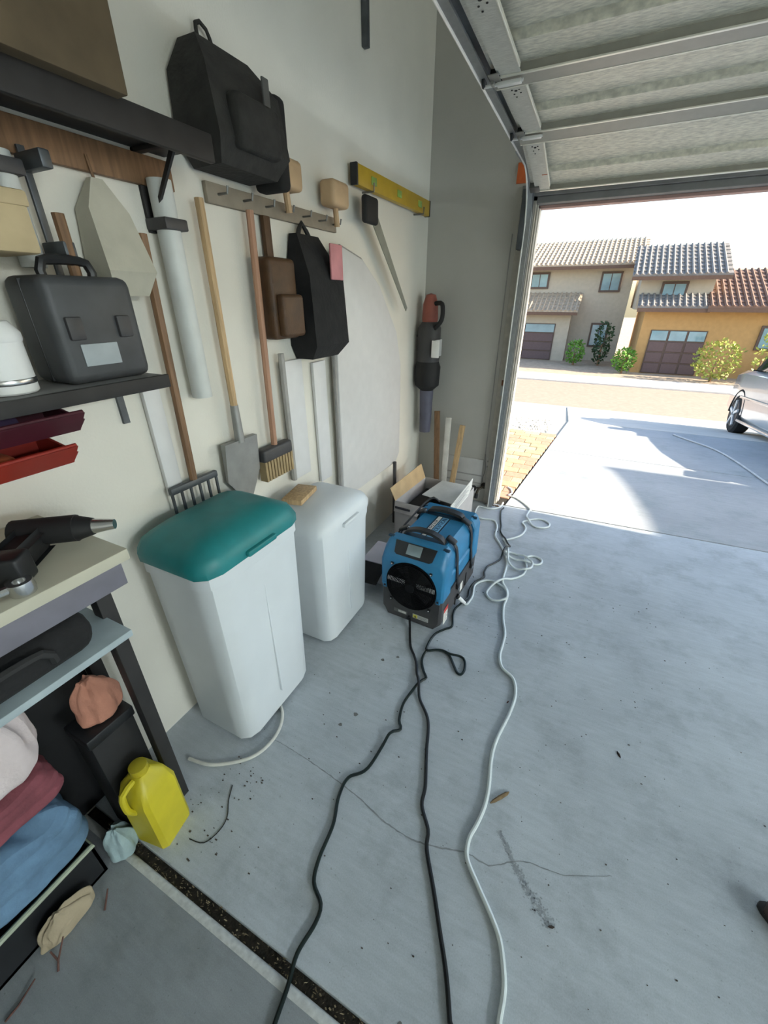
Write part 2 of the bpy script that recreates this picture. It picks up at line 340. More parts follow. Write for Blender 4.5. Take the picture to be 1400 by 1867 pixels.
# ------------------------------------------------------------------ sectional door, open overhead
DX0, DX1 = -.555, 4.40
J = [(3.0375, 2.164), (2.520, 2.293), (1.985, 2.314), (1.45, 2.336), (.915, 2.357), (.38, 2.377)]
gd = thing('garage_door', 'open steel sectional garage door rolled up under the ceiling', 'garage door', (DX0, 3.0375, 2.164))
LX = DX1-DX0
for i in range(5):
    (ya, za), (yb, zb) = J[i+1], J[i]; d = Vector((0, yb-ya, zb-za)); L = d.length; d.normalize(); n = Vector((0, -d.z, d.y))
    if n.z < 0: n = -n
    M4 = Matrix(((1, 0, 0, 0), (0, d.y, n.y, ya-3.0375), (0, d.z, n.z, za-2.164), (0, 0, 0, 1)))
    prof = [(0, .05), (.725*L, .05), (.742*L, .026), (L-.003, .026), (L-.003, .031), (.752*L, .031), (.735*L, .056), (0, .056)]
    sec = obj('door_section', MB().prism([(.0, s, z) for s, z in prof], (LX, 0, 0)), DOORIN, gd); sec.matrix_local = M4
    obj('lower_rail', MB().box((0, L-.006, -.001), (LX, L-.003, .030)).box((0, L-.011, -.001), (LX, L-.003, .0015)), DOORR, sec, False)
    obj('lower_hem', MB().box((0, L-.014, -.0045), (LX, L-.003, .0005), .001), LIP, sec, False)
    obj('upper_rail', MB().box((0, .001, .0), (LX, .004, .05)).box((0, .001, -.0005), (LX, .080, .002)), DOORR, sec, False)
    obj('upper_hem', MB().box((.0, .078, -.002), (LX, .084, .006), .001), LIP, sec, False)
    st = obj('end_stile', MB().box((0.028, .082, .000), (.105, L-.012, .002)).box((.0, .082, .02), (.028, L-.012, .024)).box((.026, .082, .0), (.028, L-.012, .024)), GALV, sec, False)
    obj('stile_hem', MB().box((.104, .084, -.003), (.109, L-.05, .010), .001), LIP, sec, False)
    m = MB()
    for hx, hy in ((.065, .115), (.052, .105), (.078, .108), (.055, .14), (.08, .135), (.06, .165)): m.cyl((hx, hy, -.0012), (hx, hy, .0008), .0035 if hx != .065 else .006, n=8)
    obj('punched_hole', m, BLACKM, sec, False, 'stuff')
    if i == 0: obj('paint_mark', MB().box((.075, .36, -.0012), (.105, .365, .0006)), mat('red_marker', (.45, .12, .05), .6), sec, False)
    if i > 0:
        h = obj('hinge', MB().box((-.002, L-.05, -.008), (.034, L+.055, -.0045), .001).box((.0, L-.012, -.018), (.012, L+.012, -.004), .002), mat('hinge_steel', (.30, .30, .28), .4, .6), sec, False)
        obj('roller_stem', MB().cyl((-.028, L+.012, -.012), (.11, L+.012, -.012), .0055, n=10).box((.02, L+.002, -.02), (.105, L+.022, -.008), .002), ALU, sec)
        obj('roller', MB().lathe([(.004, -.006), (.019, -.006), (.021, 0), (.019, .006), (.004, .006)], n=16, mtx=Matrix.Translation((-.030, L+.012, .004)) @ Matrix.Rotation(R(90), 4, 'Y')), BLACK, sec)
        obj('rail_end', MB().box((-.002, L-.02, -.006), (.034, L+.05, .034), .002), BLACKM, sec, False)
    else:
        obj('bottom_bracket', MB().box((-.004, L-.06, -.006), (.05, L+.001, .03), .003), mat('bracket_grey', (.09, .09, .09), .5, .5), sec)
        obj('bottom_seal', MB().box((0, L-.004, .0), (LX, L+.006, .045), .003), BLACKM, sec)
# ------------------------------------------------------------------ dehumidifier (local frame: x right, y back, origin on the floor under the front face)
dh = thing('dehumidifier', 'portable blue and charcoal dehumidifier with a round black fan grille, standing on the concrete', 'dehumidifier', (-.648, 1.625, 0), -3)
m = MB()
low = lambda y, e: [(-.178+e, y, .045+e), (-.14, y, .006), (.14, y, .006), (.178-e, y, .045+e), (.180-e, y, .205), (-.180+e, y, .205)]
m.loft([low(.0, .012), low(.012, 0), low(.555, 0), low(.57, .012)])
base = obj('lower_tub', m, DGREY, dh)
for x in (-.13, .13):
    for y in (.06, .51): obj('foot', MB().cyl((x, y, 0), (x, y, .02), .022, n=14), RUBBER, dh)
def capring(y0, y1, front):
    w = lambda y, e, h: [(-.184+e, y, .20), (.184-e, y, .20), (.184-e, y, h-.055), (.166-e, y, h-.014), (.150-e, y, h), (-.150+e, y, h), (-.166+e, y, h-.014), (-.184+e, y, h-.055)]
    if front: return [w(y0-.002, .012, .414), w(y0+.008, .0, .424), w(y0+.055, 0, .482), w(y0+.064, .0, .486), w(y1-.008, 0, .486), w(y1, .006, .476)]
    return [w(y0, .006, .466), w(y0+.008, 0, .474), w(y1-.012, 0, .474), w(y1, .012, .458)]
m = MB(); m.loft(capring(0, .118, True)); m.loft(capring(.465, .572, False))
mid = lambda y: [(-.172, y, .20), (.172, y, .20), (.174, y, .29), (.166, y, .30), (.166, y, .405), (.128, y, .463), (-.128, y, .463), (-.166, y, .405), (-.166, y, .30), (-.174, y, .29)]
m.loft([mid(.11), mid(.47)])
sh = obj('upper_shell', m, BLUE, dh)
for x in (-.158, .158):
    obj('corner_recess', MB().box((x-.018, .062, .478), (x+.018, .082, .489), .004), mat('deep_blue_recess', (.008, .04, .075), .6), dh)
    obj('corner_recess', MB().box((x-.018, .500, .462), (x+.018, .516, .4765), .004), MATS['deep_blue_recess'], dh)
    obj('shell_tab', MB().box((x-.012, -.006, .188), (x+.012, .01, .222), .003), BLUE, dh)
    obj('tab_bolt', MB().cyl((x, -.009, .205), (x, .0, .205), .006, n=10), BLACKM, dh)
# control panel on the sloping brow
PM = Matrix.Translation((0, .030, .452)) @ Matrix.Rotation(R(51), 4, 'X')       # local xy on the slope
pp = [(-.118, .036, 0), (.118, .036, 0), (.108, -.030, 0), (.094, -.040, 0), (-.094, -.040, 0), (-.108, -.030, 0)]
cp = obj('control_panel', MB().prism(pp, (0, 0, .006), .001), BLACK, dh); cp.matrix_local = PM
obj('display', MB().box((-.042, -.026, .006), (.040, .030, .0085), .001), mat('glossy_display', (.20, .26, .28), .08, var=.25, scale=6, coat=1.), cp)
# fan: ring, dark well, bracket behind, wire guard
fm = Matrix.Translation((0, .0, .246)) @ Matrix.Rotation(R(90), 4, 'X')         # local z points at the viewer
well = obj('fan_well', MB().lathe([(.0, -.002), (.146, -.002), (.149, .004), (.143, .010), (.137, .004), (.0, .004)], n=48), mat('fan_dark', (.003, .003, .004), .9, spec=.1), dh); well.matrix_local = fm
g = MB()
for k in range(14): g.tube([((.030+.0083*k)*math.cos(a), (.030+.0083*k)*math.sin(a), .017+.004*math.cos(k*.11)) for a in [i*2*math.pi/44 for i in range(44)]], .0023, 5, True)
for k in range(8):
    a = k*math.pi/4+.39; g.tube([(.02*math.cos(a), .02*math.sin(a), .018), (.143*math.cos(a), .143*math.sin(a), .014)], .0019, 5)
gr = obj('fan_guard', g, GUARD, dh); gr.matrix_local = fm
obj('guard_hub', MB().lathe([(0, .012), (.030, .012), (.030, .020), (.026, .024), (0, .024)], n=24), GUARD, gr)
for a_, b_ in ((-.138, -.034), (.034, .138)): obj('motor_bracket', MB().box((a_, .006, .0065), (b_, .034, .0095), .001), ALU, well)
for k in range(5):
    b = MB(); a0 = k*2*math.pi/5+.3
    b.loft([[(.03*math.cos(a0), .03*math.sin(a0), .0045), (.03*math.cos(a0+.5), .03*math.sin(a0+.5), .006), (.03*math.cos(a0+.5), .03*math.sin(a0+.5), .005)], [(.128*math.cos(a0+.2), .128*math.sin(a0+.2), .0045), (.128*math.cos(a0+.75), .128*math.sin(a0+.75), .0062), (.128*math.cos(a0+.75), .128*math.sin(a0+.75), .0050)]])
    obj('fan_blade', b, BLACKM, well)
for x, z in ((-.112, .365), (.112, .367), (-.116, .128), (.112, .130)):
    s = obj('guard_clip', MB().box((x-.008, -.012, z-.008), (x+.008, -.002, z+.008), .003), BLACK, dh)
    obj('screw', MB().sph((x, -.013, z), .0048, 10, (1, .6, 1)), STEEL, s)
# handles
hp = smoothpath([(-.118, .155, .468), (-.100, .152, .490), (-.05, .148, .512), (0, .146, .518), (.05, .148, .512), (.100, .152, .490), (.118, .155, .468)], .012)
h = obj('front_handle', MB().loft([[(p.x, p.y-.022, p.z-.006), (p.x, p.y+.022, p.z-.006), (p.x, p.y+.018, p.z+.008), (p.x, p.y-.018, p.z+.008)] for p in hp]), RUBBER, dh)
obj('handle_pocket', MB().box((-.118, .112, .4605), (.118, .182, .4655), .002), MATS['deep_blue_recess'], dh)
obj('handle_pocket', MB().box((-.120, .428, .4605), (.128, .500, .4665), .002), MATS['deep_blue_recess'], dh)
hp = smoothpath([(-.112, .462, .462), (-.10, .462, .484), (-.05, .462, .496), (0, .462, .499), (.05, .462, .496), (.10, .462, .484), (.112, .462, .462)], .012)
h = obj('rear_handle', MB().loft([[(p.x, p.y-.028, p.z-.008), (p.x, p.y+.024, p.z-.008), (p.x, p.y+.020, p.z+.008), (p.x, p.y-.024, p.z+.008)] for p in hp]), RUBBER, dh)
m = MB()
for k in range(15): m.box((-.07+.01*k-.002, .444, .494-.5*(.01*(k-7))**2*6), (-.07+.01*k+.002, .478, .5085-.5*(.01*(k-7))**2*6), .001)
obj('grip_rib', m, RUBBER, h, True, 'stuff')
# name strip along the top
lm = Matrix.Rotation(R(90), 4, 'Z')
st = obj('name_strip', MB().box((-.040, .178, .4625), (.044, .432, .4640)), mat('strip_blue', (.17, .42, .64), .4), dh, False)
obj('white_band', MB().box((-.032, .186, .4640), (-.010, .430, .4646)), PAPER, st, False)
DB = mat('print_dark_blue', (.006, .04, .11), .5)
for x0, x1 in ((-.040, -.033), (-.009, -.004), (.035, .044)): obj('border_line', MB().box((x0, .180, .4640), (x1, .432, .4647)), mat('print_navy', (.006, .022, .045), .5), st, False)
text('REVOLUTION', .038, DB, st, Matrix.Translation((.0155, .310, .4646)) @ lm @ Matrix.Diagonal((.93, 1, 1, 1)))
text('DRI-EAZ LGR', .021, BLACK, st, Matrix.Translation((-.021, .300, .4650)) @ lm @ Matrix.Diagonal((1.3, 1, 1, 1)))
# rubber straps with latches
def strap(sx, y):
    pts = [(sx*.118, y, .470), (sx*.142, y, .462), (sx*.166, y+.004, .43), (sx*.175, y+.012, .36), (sx*.176, y+.020, .30), (sx*.181, y+.026, .24), (sx*.187, y+.034, .165)]
    q = smoothpath(pts, .02); s_ = []
    for p in q: s_.append([(p.x-sx*.001, p.y-.013, p.z), (p.x+sx*.003, p.y-.013, p.z+.002), (p.x+sx*.003, p.y+.013, p.z+.002), (p.x-sx*.001, p.y+.013, p.z)])
    s = obj('latch_strap', MB().loft(s_), RUBBER, dh)
    obj('strap_head', MB().box((-.034, -.022, -.006), (.026, .022, .012), .008, 3, Matrix.Translation((sx*.140, y, .470)) @ Matrix.Rotation(R(sx*28), 4, 'Y')), RUBBER, s)
    obj('strap_pin', MB().sph((sx*.122, y, .484), .007, 10, (1.3, 1, .6)), STEEL, s)
    obj('strap_foot', MB().box((sx*.187-.008, y+.018, .150), (sx*.187+.008, y+.052, .182), .005), RUBBER, s)
    obj('strap_clip', MB().box((sx*.190-.005, y+.026, .138), (sx*.190+.006, y+.050, .158), .002), STEEL, s)
for sx in (-1, 1):
    for y in (.195, .430): strap(sx, y)
# side grooves, stickers
obj('tub_slot', MB().box((.176, .385, .060), (.1835, .400, .150), .003), BLACKM, dh); obj('tub_slot', MB().box((.176, .220, .030), (.1835, .232, .085), .003), BLACKM, dh)
s = obj('warning_sticker', MB().box((.1785, .046, .020), (.1812, .102, .118)), PAPER, dh, False); obj('red_band', MB().box((.1812, .046, .098), (.1817, .102, .128)), mat('sticker_red', (.55, .05, .04), .5), s, False)
m = MB()
for k in range(8): m.box((.1812, .052, .030+.008*k), (.1816, .096-.006*(k % 3), .0325+.008*k))
obj('print_line', m, mat('print_grey', (.25, .25, .26), .6), s, False, 'stuff')
obj('white_sticker', MB().box((.1795, .295, .075), (.1817, .335, .130)), PAPER, dh, False)
s = obj('rating_label', MB().box((.017, -.0022, .040), (.110, .014, .066)), mat('label_grey', (.42, .42, .41), .5), dh, False)
obj('yellow_square', MB().box((.021, -.0030, .043), (.046, -.0022, .064)), mat('hazard_yellow', (.55, .50, .06), .5), s, False)
obj('hazard_mark', MB().prism([(.027, -.0036, .046), (.040, -.0036, .046), (.0335, -.0036, .060)], (0, .0008, 0)), BLACK, s, False)
m = MB()
for k in range(3): m.box((.050, -.0028, .046+.006*k), (.104-.01*(k % 2), -.0022, .0484+.006*k))
obj('print_line', m, MATS['print_grey'], s, False, 'stuff')
s = obj('serial_label', MB().box((-.100, -.0022, .040), (-.018, .014, .062)), mat('label_dark', (.13, .13, .13), .5), dh, False)
m = MB()
for k in range(12): m.box((-.072+.004*k, -.0028, .044), (-.0705+.004*k+.001*(k % 2), -.0022, .058))
obj('bar_code', m, PAPER, s, False, 'stuff')
ft = obj('drain_fitting', MB().tube([(.182, .250, .075), (.206, .262, .048), (.226, .272, .026)], [.012, .012, .009], 12), WHITE, dh); obj('fitting_collar', MB().tube([(.180, .249, .079), (.188, .253, .068)], .015, 12), BLACK, ft)
obj('cord_gland', MB().cyl((-.004, -.012, .030), (-.004, .02, .034), .010, n=12), BLACK, dh)
obj('hanging_lead', MB().tube(smoothpath([(-.10, .60, .47), (-.135, .585, .50), (-.165, .54, .485), (-.170, .44, .472), (-.176, .33, .455), (-.19, .22, .42), (-.20, .17, .36)], .02), .006), RUBBER, dh)
# ------------------------------------------------------------------ cables and hoses on the slab
hose_a=[(.06, -.35), (.13, -.1), (.145, .18)]+[(0.129,0.369),(0.122,0.401),(0.122,0.454),(0.114,0.494),(0.090,0.553),(0.051,0.598),(0.002,0.645),(-0.047,0.698),(-0.055,0.753),(-0.044,0.801),(-0.034,0.866),(-0.035,0.937),(-0.052,1.053),(-0.051,1.142),(-0.029,1.278),(-0.022,1.390),(-0.048,1.478),(-0.110,1.523),(-0.137,1.595),(-0.140,1.676),(-0.146,1.761),(-0.178,1.868),(-0.198,1.977),(-0.198,2.039),(-0.199,2.094),(-0.213,2.146),(-0.236,2.177),(-0.254,2.212),(-0.261,2.270),(-0.265,2.362),(-0.276,2.455),(-0.302,2.527),(-0.328,2.590),(-0.374,2.673),(-0.419,2.747),(-0.434,2.803),(-0.445,2.902),(-0.476,2.986),(-0.513,3.009),(-0.582,2.996),(-0.641,3.009),(-0.668,3.072),(-0.676,3.194),(-0.635,3.203),(-0.560,3.205),(-0.502,3.269),(-0.495,3.368)]
hose_b=[(-0.416,1.906),(-0.398,1.904),(-0.389,1.990),(-0.404,2.102),(-0.362,2.177),(-0.295,2.191),(-0.238,2.151),(-0.207,2.101),(-0.199,2.042),(-0.238,2.012),(-0.284,2.011),(-0.315,2.044),(-0.320,2.083),(-0.303,2.150),(-0.257,2.226),(-0.199,2.282),(-0.156,2.340),(-0.143,2.406),(-0.148,2.469),(-0.170,2.540),(-0.152,2.590),(-0.114,2.609),(-0.070,2.589),(-0.060,2.548),(-0.081,2.514),(-0.128,2.499),(-0.216,2.506),(-0.280,2.516),(-0.310,2.544),(-0.303,2.569),(-0.256,2.582),(-0.184,2.564),(-0.132,2.527),(-0.112,2.477),(-0.126,2.421),(-0.171,2.394),(-0.222,2.402),(-0.265,2.440),(-0.291,2.544),(-0.312,2.645),(-0.345,2.722),(-0.363,2.744),(-0.344,2.746),(-0.297,2.795),(-0.253,2.866),(-0.236,2.953),(-0.246,3.015),(-0.276,3.069),(-0.259,3.115),(-0.197,3.180),(-0.139,3.196),(-0.081,3.153),(-0.080,3.098),(-0.121,3.057),(-0.178,3.049),(-0.236,3.117),(-0.266,3.207),(-0.260,3.309),(-0.261,3.354),(-0.328,3.445),(-0.415,3.525),(-0.482,3.549),(-0.465,3.609),(-0.489,3.693),(-0.526,3.737)]
green=[(-0.470,3.273),(-0.478,3.207),(-0.453,3.071),(-0.421,2.944),(-0.406,2.854),(-0.356,2.752),(-0.308,2.656),(-0.292,2.625),(-0.316,2.579),(-0.323,2.538),(-0.327,2.461),(-0.355,2.396),(-0.383,2.342),(-0.387,2.272),(-0.372,2.198),(-0.408,2.118),(-0.422,2.041),(-0.410,1.966),(-0.424,1.900),(-0.447,1.842),(-0.443,1.776),(-0.420,1.689),(-0.448,1.649),(-0.482,1.594),(-0.491,1.525),(-0.485,1.462),(-0.455,1.477),(-0.414,1.494),(-0.378,1.488),(-0.360,1.474),(-0.326,1.429),(-0.299,1.395),(-0.279,1.393),(-0.272,1.430),(-0.286,1.480),(-0.312,1.498),(-0.362,1.480),(-0.404,1.485),(-0.440,1.472),(-0.461,1.456),(-0.481,1.446),(-0.484,1.407),(-0.472,1.369),(-0.445,1.327),(-0.423,1.301),(-0.433,1.280),(-0.445,1.254),(-0.453,1.211),(-0.463,1.122),(-0.446,1.041),(-0.424,1.007),(-0.454,0.961),(-0.471,0.803),(-0.520,0.739),(-0.517,0.666),(-0.487,0.583),(-0.476,0.484),(-0.455,0.424),(-0.407,0.391),(-0.397,0.348),(-0.406,0.275),(-0.391,0.215),(-0.381,0.153),(-0.373,0.119)]+[(-.335, -.05), (-.36, -.35)]
black=[(-.652, 1.628)]+[(-0.627,1.577),(-0.601,1.518),(-0.566,1.447),(-0.527,1.401),(-0.496,1.357),(-0.470,1.300),(-0.444,1.256),(-0.408,1.181),(-0.335,1.096),(-0.289,0.959),(-0.248,0.842),(-0.235,0.776),(-0.188,0.714),(-0.172,0.661),(-0.115,0.572),(-0.073,0.503),(-0.025,0.424),(0.011,0.348),(0.026,0.318)]+[(.055, .1), (.03, -.15), (.06, -.4)]
HOSE = mat('milky_vinyl_hose', (.66, .72, .72), .28, var=.05, coat=.4); CORDB = mat('black_cord', (.007, .008, .009), .38, var=.2, spec=.35); CORDG = mat('dark_green_cord', (.005, .013, .013), .33, var=.2, spec=.4)
cord('drain_hose', hose_a, .0072, HOSE, 'translucent white drain hose running the length of the slab to the door jamb', 'hose')
cord('drain_hose', hose_b, .0070, HOSE, 'translucent white drain hose looped in coils beside the dehumidifier', 'hose')
cord('extension_cord', green, .0062, CORDG, 'dark green extension cord with a twisted loop, running past the dehumidifier', 'cord', lifts=[(-.463, .961, .012, .05)])
cord('power_cord', black, .0064, CORDB, 'black power cord running from under the dehumidifier straight towards the viewer', 'cord', lifts=[(-.652, 1.628, .022, .09)])
cord('white_cable', [(-.988,.892),(-.921,.848),(-.882,.781),(-.876,.705),(-.901,.637),(-.958,.583),(-1.034,.538),(-1.12,.521)], .0068, mat('cream_cable', (.62, .62, .57), .45), 'thick cream cable curling out from under the white bins', 'cable')
cord('wire_scrap', [(-.895,.525),(-.869,.480),(-.834,.438),(-.827,.396),(-.846,.347),(-.899,.333)], .0016, BLACKM, 'thin black scrap of wire on the slab before the bins', 'wire')
cord('driveway_cable', [(1.1,6.45),(1.223,6.284),(1.465,5.971),(1.604,5.582),(1.740,4.940),(1.822,4.623),(1.9,4.3)], .009, mat('pale_cable', (.6, .6, .6), .5), 'pale cable lying across the shaded driveway', 'cable')
# small litter
BARK = mat('dry_bark', (.16, .105, .05), .8, var=.35, scale=50)
t = tag(obj('dead_leaf', MB().loft([[(-.006*w, l, .001), (0, l, .003+.006*w), (.006*w, l, .001), (0, l, .0006)] for l, w in ((-.045, .3), (-.03, 1), (0, 1.3), (.03, 1.1), (.042, .2))], Matrix.Translation((.010, .93, .001)) @ Matrix.Rotation(R(-38), 4, 'Z')), BARK), 'long curled brown dead leaf beside the white hose', 'leaf')
for x, y, s, lab in ((.218, .648, .010, 'small dark crumpled leaf at the end of the dark scuff'), (.40, 1.30, .014, 'small dark leaf lying alone on the right half of the slab'), (-.046, 1.345, .008, 'tiny dark red leaf scrap right of the black cord'), (-.44, 2.84, .016, 'small dark leaf behind the dehumidifier, left of the green cord')):
    tag(obj('leaf_scrap', MB().loft([[(-.4*s*w, l*s, .001), (0, l*s, .003+.2*s*w), (.4*s*w, l*s, .001), (0, l*s, .0006)] for l, w in ((-1, .2), (-.3, 1), (.4, .8), (1, .1))], Matrix.Translation((x, y, 0)) @ Matrix.Rotation(x*9, 4, 'Z')), mat('red_leaf', (.09, .02, .02), .8) if s == .008 else mat('dark_leaf', (.035, .025, .02), .9)), lab, 'leaf')
TW = mat('rusty_twig', (.10, .045, .035), .8, var=.3, scale=60)
t = thing('twig', 'forked reddish twig standing off the near slab at the lower left', 'twig', (-.965, -.04, 0))
obj('stem', MB().tube([(0, 0, .002), (-.012, .012, .018), (-.03, .045, .05)], [.0028, .0026, .002], 7), TW, t); obj('fork', MB().tube([(-.012, .012, .018), (-.04, .012, .034)], [.0026, .002], 7), TW, t)
t = tag(obj('twig', MB().tube([(0, 0, .002), (-.012, .016, .014), (-.028, .034, .024)], [.003, .0028, .0022], 7), TW, loc=(-.975, .093, 0)), 'short straight reddish twig on the near slab just before the expansion joint', 'twig')
t = tag(obj('twig', MB().tube([(0, 0, .003), (.0, .03, .004), (-.012, .075, .008)], [.0028, .0026, .002], 7), TW, loc=(-.99, -.15, 0)), 'dark reddish twig at the bottom left corner of the near slab', 'twig')
# toe of a brown shoe at the right edge
LEA = mat('worn_brown_leather', (.045, .028, .022), .5, var=.3, scale=30)
t = thing('shoe', 'toe of a dark brown leather shoe on the slab at the right edge', 'shoe', (.893, .915, 0), 64)
def sole(z0, z1, e): return MB().prism([(x*(1+e), y*(1+e), z0) for x, y in [(.036*math.cos(a)*(1.18 if math.sin(a) > 0 else .9)*1.0, .135*math.sin(a)) for a in [i*2*math.pi/22 for i in range(22)]]], (0, 0, z1-z0), .002)
obj('sole', sole(0, .016, .06), mat('shoe_sole', (.03, .028, .026), .8), t)
sec = []
for y, w, h, zc in ((.128, .016, .012, .022), (.115, .030, .022, .026), (.08, .042, .030, .032), (.03, .042, .036, .038), (-.02, .036, .044, .046), (-.07, .033, .052, .054), (-.115, .028, .05, .052), (-.13, .016, .036, .04)):
    sec.append([(w*math.cos(a), y, max(.014, zc+h*math.sin(a))) for a in [i*2*math.pi/14 for i in range(14)]])
obj('upper', MB().loft(sec), LEA, t)
# ------------------------------------------------------------------ boxes behind and beside the dehumidifier
bx = thing('open_carton', 'open white printed carton with raised flaps behind the dehumidifier', 'box', (-.88, 2.66, 0), -4)
def sheet(p, d, m_): return m_.prism(p, d)
m = MB(); m.box((-.22, -.26, 0), (.20, -.255, .31)); m.box((-.22, .255, 0), (.20, .26, .31)); m.box((-.22, -.26, 0), (-.215, .26, .31)); m.box((.195, -.26, 0), (.20, .26, .31)); m.box((-.22, -.26, 0), (.20, .26, .006))
obj('carton_body', m, mat('greyish_card', (.46, .44, .43), .8, var=.05), bx, False)
obj('tall_flap', MB().prism([(.198, -.24, .27), (.198, .12, .29), (.206, .16, .345), (.214, .15, .43), (.210, -.20, .385), (.204, -.245, .37)], (.004, 0, 0)), PAPER, bx, False)
m = MB()
for k in range(7): m.prism([(.2155, -.20+.02*(k % 2), .305+.014*k*.8), (.2155, .08-.03*(k % 3), .325+.014*k*.8), (.2155, .08-.03*(k % 3), .329+.014*k*.8), (.2155, -.20+.02*(k % 2), .309+.014*k*.8)], (.0008, 0, 0))
obj('print_line', m, mat('print_pale', (.45, .45, .45), .7), bx, False, 'stuff')
obj('back_flap', MB().prism([(-.218, -.26, .31), (-.218, .25, .31), (-.26, .25, .42), (-.26, -.26, .40)], (.004, 0, 0)), CARD, bx, False)
obj('front_flap', MB().prism([(-.215, -.258, .31), (.195, -.258, .31), (.190, -.285, .24), (-.21, -.285, .24)], (0, -.004, 0)), mat('flap_grey', (.50, .47, .46), .8), bx, False)
obj('black_lettering', MB().box((-.20, -.2925, .268), (-.08, -.2865, .284)), mat('print_black', (.05, .05, .06), .7), bx, False)
obj('inner_sheet', MB().prism([(-.10, -.05, .300), (.19, -.12, .315), (.19, .24, .32), (-.06, .24, .315)], (0, 0, .004)), mat('white_liner', (.60, .62, .60), .7, var=.06), bx, False)
obj('dark_gap_fill', MB().box((-.20, -.25, .01), (-.06, .25, .22), .01), BLACKM, bx)  # black block added for the dark gap inside the carton
for i, (x, y, mt, lx, lab) in enumerate(((-.93, 3.14, 'w', .02, 'pale wooden batten leaning behind the open carton, nearest the wall panel'), (-.985, 3.13, 's', -.01, 'narrow white batten leaning behind the open carton'), (-1.035, 3.12, 'd', -.03, 'dark brown batten leaning behind the open carton'))):
    M4 = Matrix.Translation((x, y, 0)) @ Matrix.Rotation(R(-7), 4, 'X') @ Matrix.Rotation(R(lx*180), 4, 'Y')
    tag(obj('batten', MB().box((-.022, -.012, .003), (.022, .012, .70+.05*i), .002, mtx=M4), {'w': WOOD, 's': mat('offwhite_paint', (.6, .58, .54), .6), 'd': WOODD}[mt]), lab, 'board')
bc = thing('small_carton', 'low white and violet carton with a black open flap left of the dehumidifier', 'box', (-.99, 1.97, 0), 2)
m = MB(); m.box((-.09, -.12, 0), (.09, .12, .16), .003); obj('carton_body', m, mat('lilac_white', (.60, .58, .66), .6, var=.08, scale=8), bc)
obj('violet_band', MB().box((-.0915, -.1215, .112), (.0915, .1215, .150), .002), mat('violet_print', (.09, .07, .32), .5, var=.15), bc)
obj('black_flap', MB().prism([(-.08, -.121, .155), (.075, -.121, .155), (.045, -.20, .05), (-.05, -.215, .06)], (0, -.003, .002)), BLACKM, bc, False)
# ------------------------------------------------------------------ left wall: shelf, bags and tools
DSHELF = mat('black_shelf_board', (.018, .017, .017), .6, var=.25)
t = thing('wall_shelf', 'black wall shelf high on the left wall carrying boxes', 'shelf', (X0, 0, 1.99))
obj('board', MB().box((.0, -.3, 0), (.20, 1.12, .022), .003), DSHELF, t); obj('front_edge', MB().box((.185, -.3, -.035), (.205, 1.12, .03), .004), DSHELF, t)
obj('wall_cleat', MB().box((0, -.3, -.085), (.02, 1.12, -.012), .003), WOODD, t)
for y in (-.2, .45, 1.02): obj('bracket', MB().box((.0, y-.012, -.20), (.012, y+.012, 0), .002).box((.0, y-.012, -.012), (.18, y+.012, 0), .002).prism([(.01, y-.004, -.18), (.02, y-.004, -.18), (.17, y-.004, -.012), (.15, y-.004, -.012)], (0, .008, 0)), DSHELF, t)
t = thing('cardboard_box', 'dark brown cardboard box standing on the high black shelf', 'box', (X0+.12, .60, 2.013))
DCARD = mat('dark_cardboard', (.10, .072, .04), .85, var=.15)
obj('carton', MB().box((-.12, -.24, 0), (.12, .25, .34), .004), DCARD, t); obj('packing_tape', MB().box((-.025, -.241, .05), (.025, .2515, .3415), .001), mat('brown_tape', (.16, .11, .06), .4), t)
t = thing('black_holdall', 'black fabric holdall at the left end of the high shelf', 'bag', (X0+.15, .255, 2.013))
obj('body', MB().box((-.13, -.16, 0), (.13, .075, .26), .06, 4), mat('black_fabric', (.012, .012, .013), .9, var=.3, bump=.3), t)
obj('strap', MB().tube(smoothpath([(.10, -.1, .22), (.15, -.07, .12), (.155, -.02, .06), (.10, .04, .22)], .02), .010, 6), mat('dark_webbing', (.025, .025, .026), .8), t)
t = thing('tool_bag', 'charcoal backpack hanging from a hook at the right end of the high shelf', 'bag', (X0, 1.33, 1.98))
GBAG = mat('charcoal_canvas', (.030, .029, .027), .9, var=.25, scale=20, bump=.3)
obj('body', MB().loft([[(.02, -.12, -.0), (.15, -.13, -.0), (.15, .13, -.0), (.02, .13, -.0)], [(.01, -.16, .06), (.19, -.16, .06), (.19, .16, .06), (.01, .16, .06)], [(.01, -.15, .22), (.16, -.15, .22), (.16, .16, .22), (.01, .16, .22)], [(.02, -.10, .30), (.09, -.10, .30), (.09, .11, .30), (.02, .11, .30)]]), GBAG, t)
obj('front_pocket', MB().box((.16, -.10, .04), (.215, .10, .17), .02, 3), GBAG, t); obj('side_pouch', MB().box((.03, .14, -.02), (.16, .205, .24), .02, 3), mat('black_canvas', (.014, .014, .014), .9, var=.2), t)
obj('zip_strip', MB().box((.188, .045, .06), (.196, .075, .24), .003), mat('grey_zip', (.10, .10, .095), .6), t)
obj('hang_loop', MB().tube(smoothpath([(.04, -.03, .28), (.02, -.02, .36), (.02, .02, .36), (.04, .03, .28)], .02), .006, 6), GBAG, t)
tag(obj('hanger_strap', MB().box((X0+.001, 2.37, 2.66), (X0+.03, 2.40, 3.3), .002), DSTEEL), 'dark steel strap hanging down the left wall from the ceiling', 'strap')
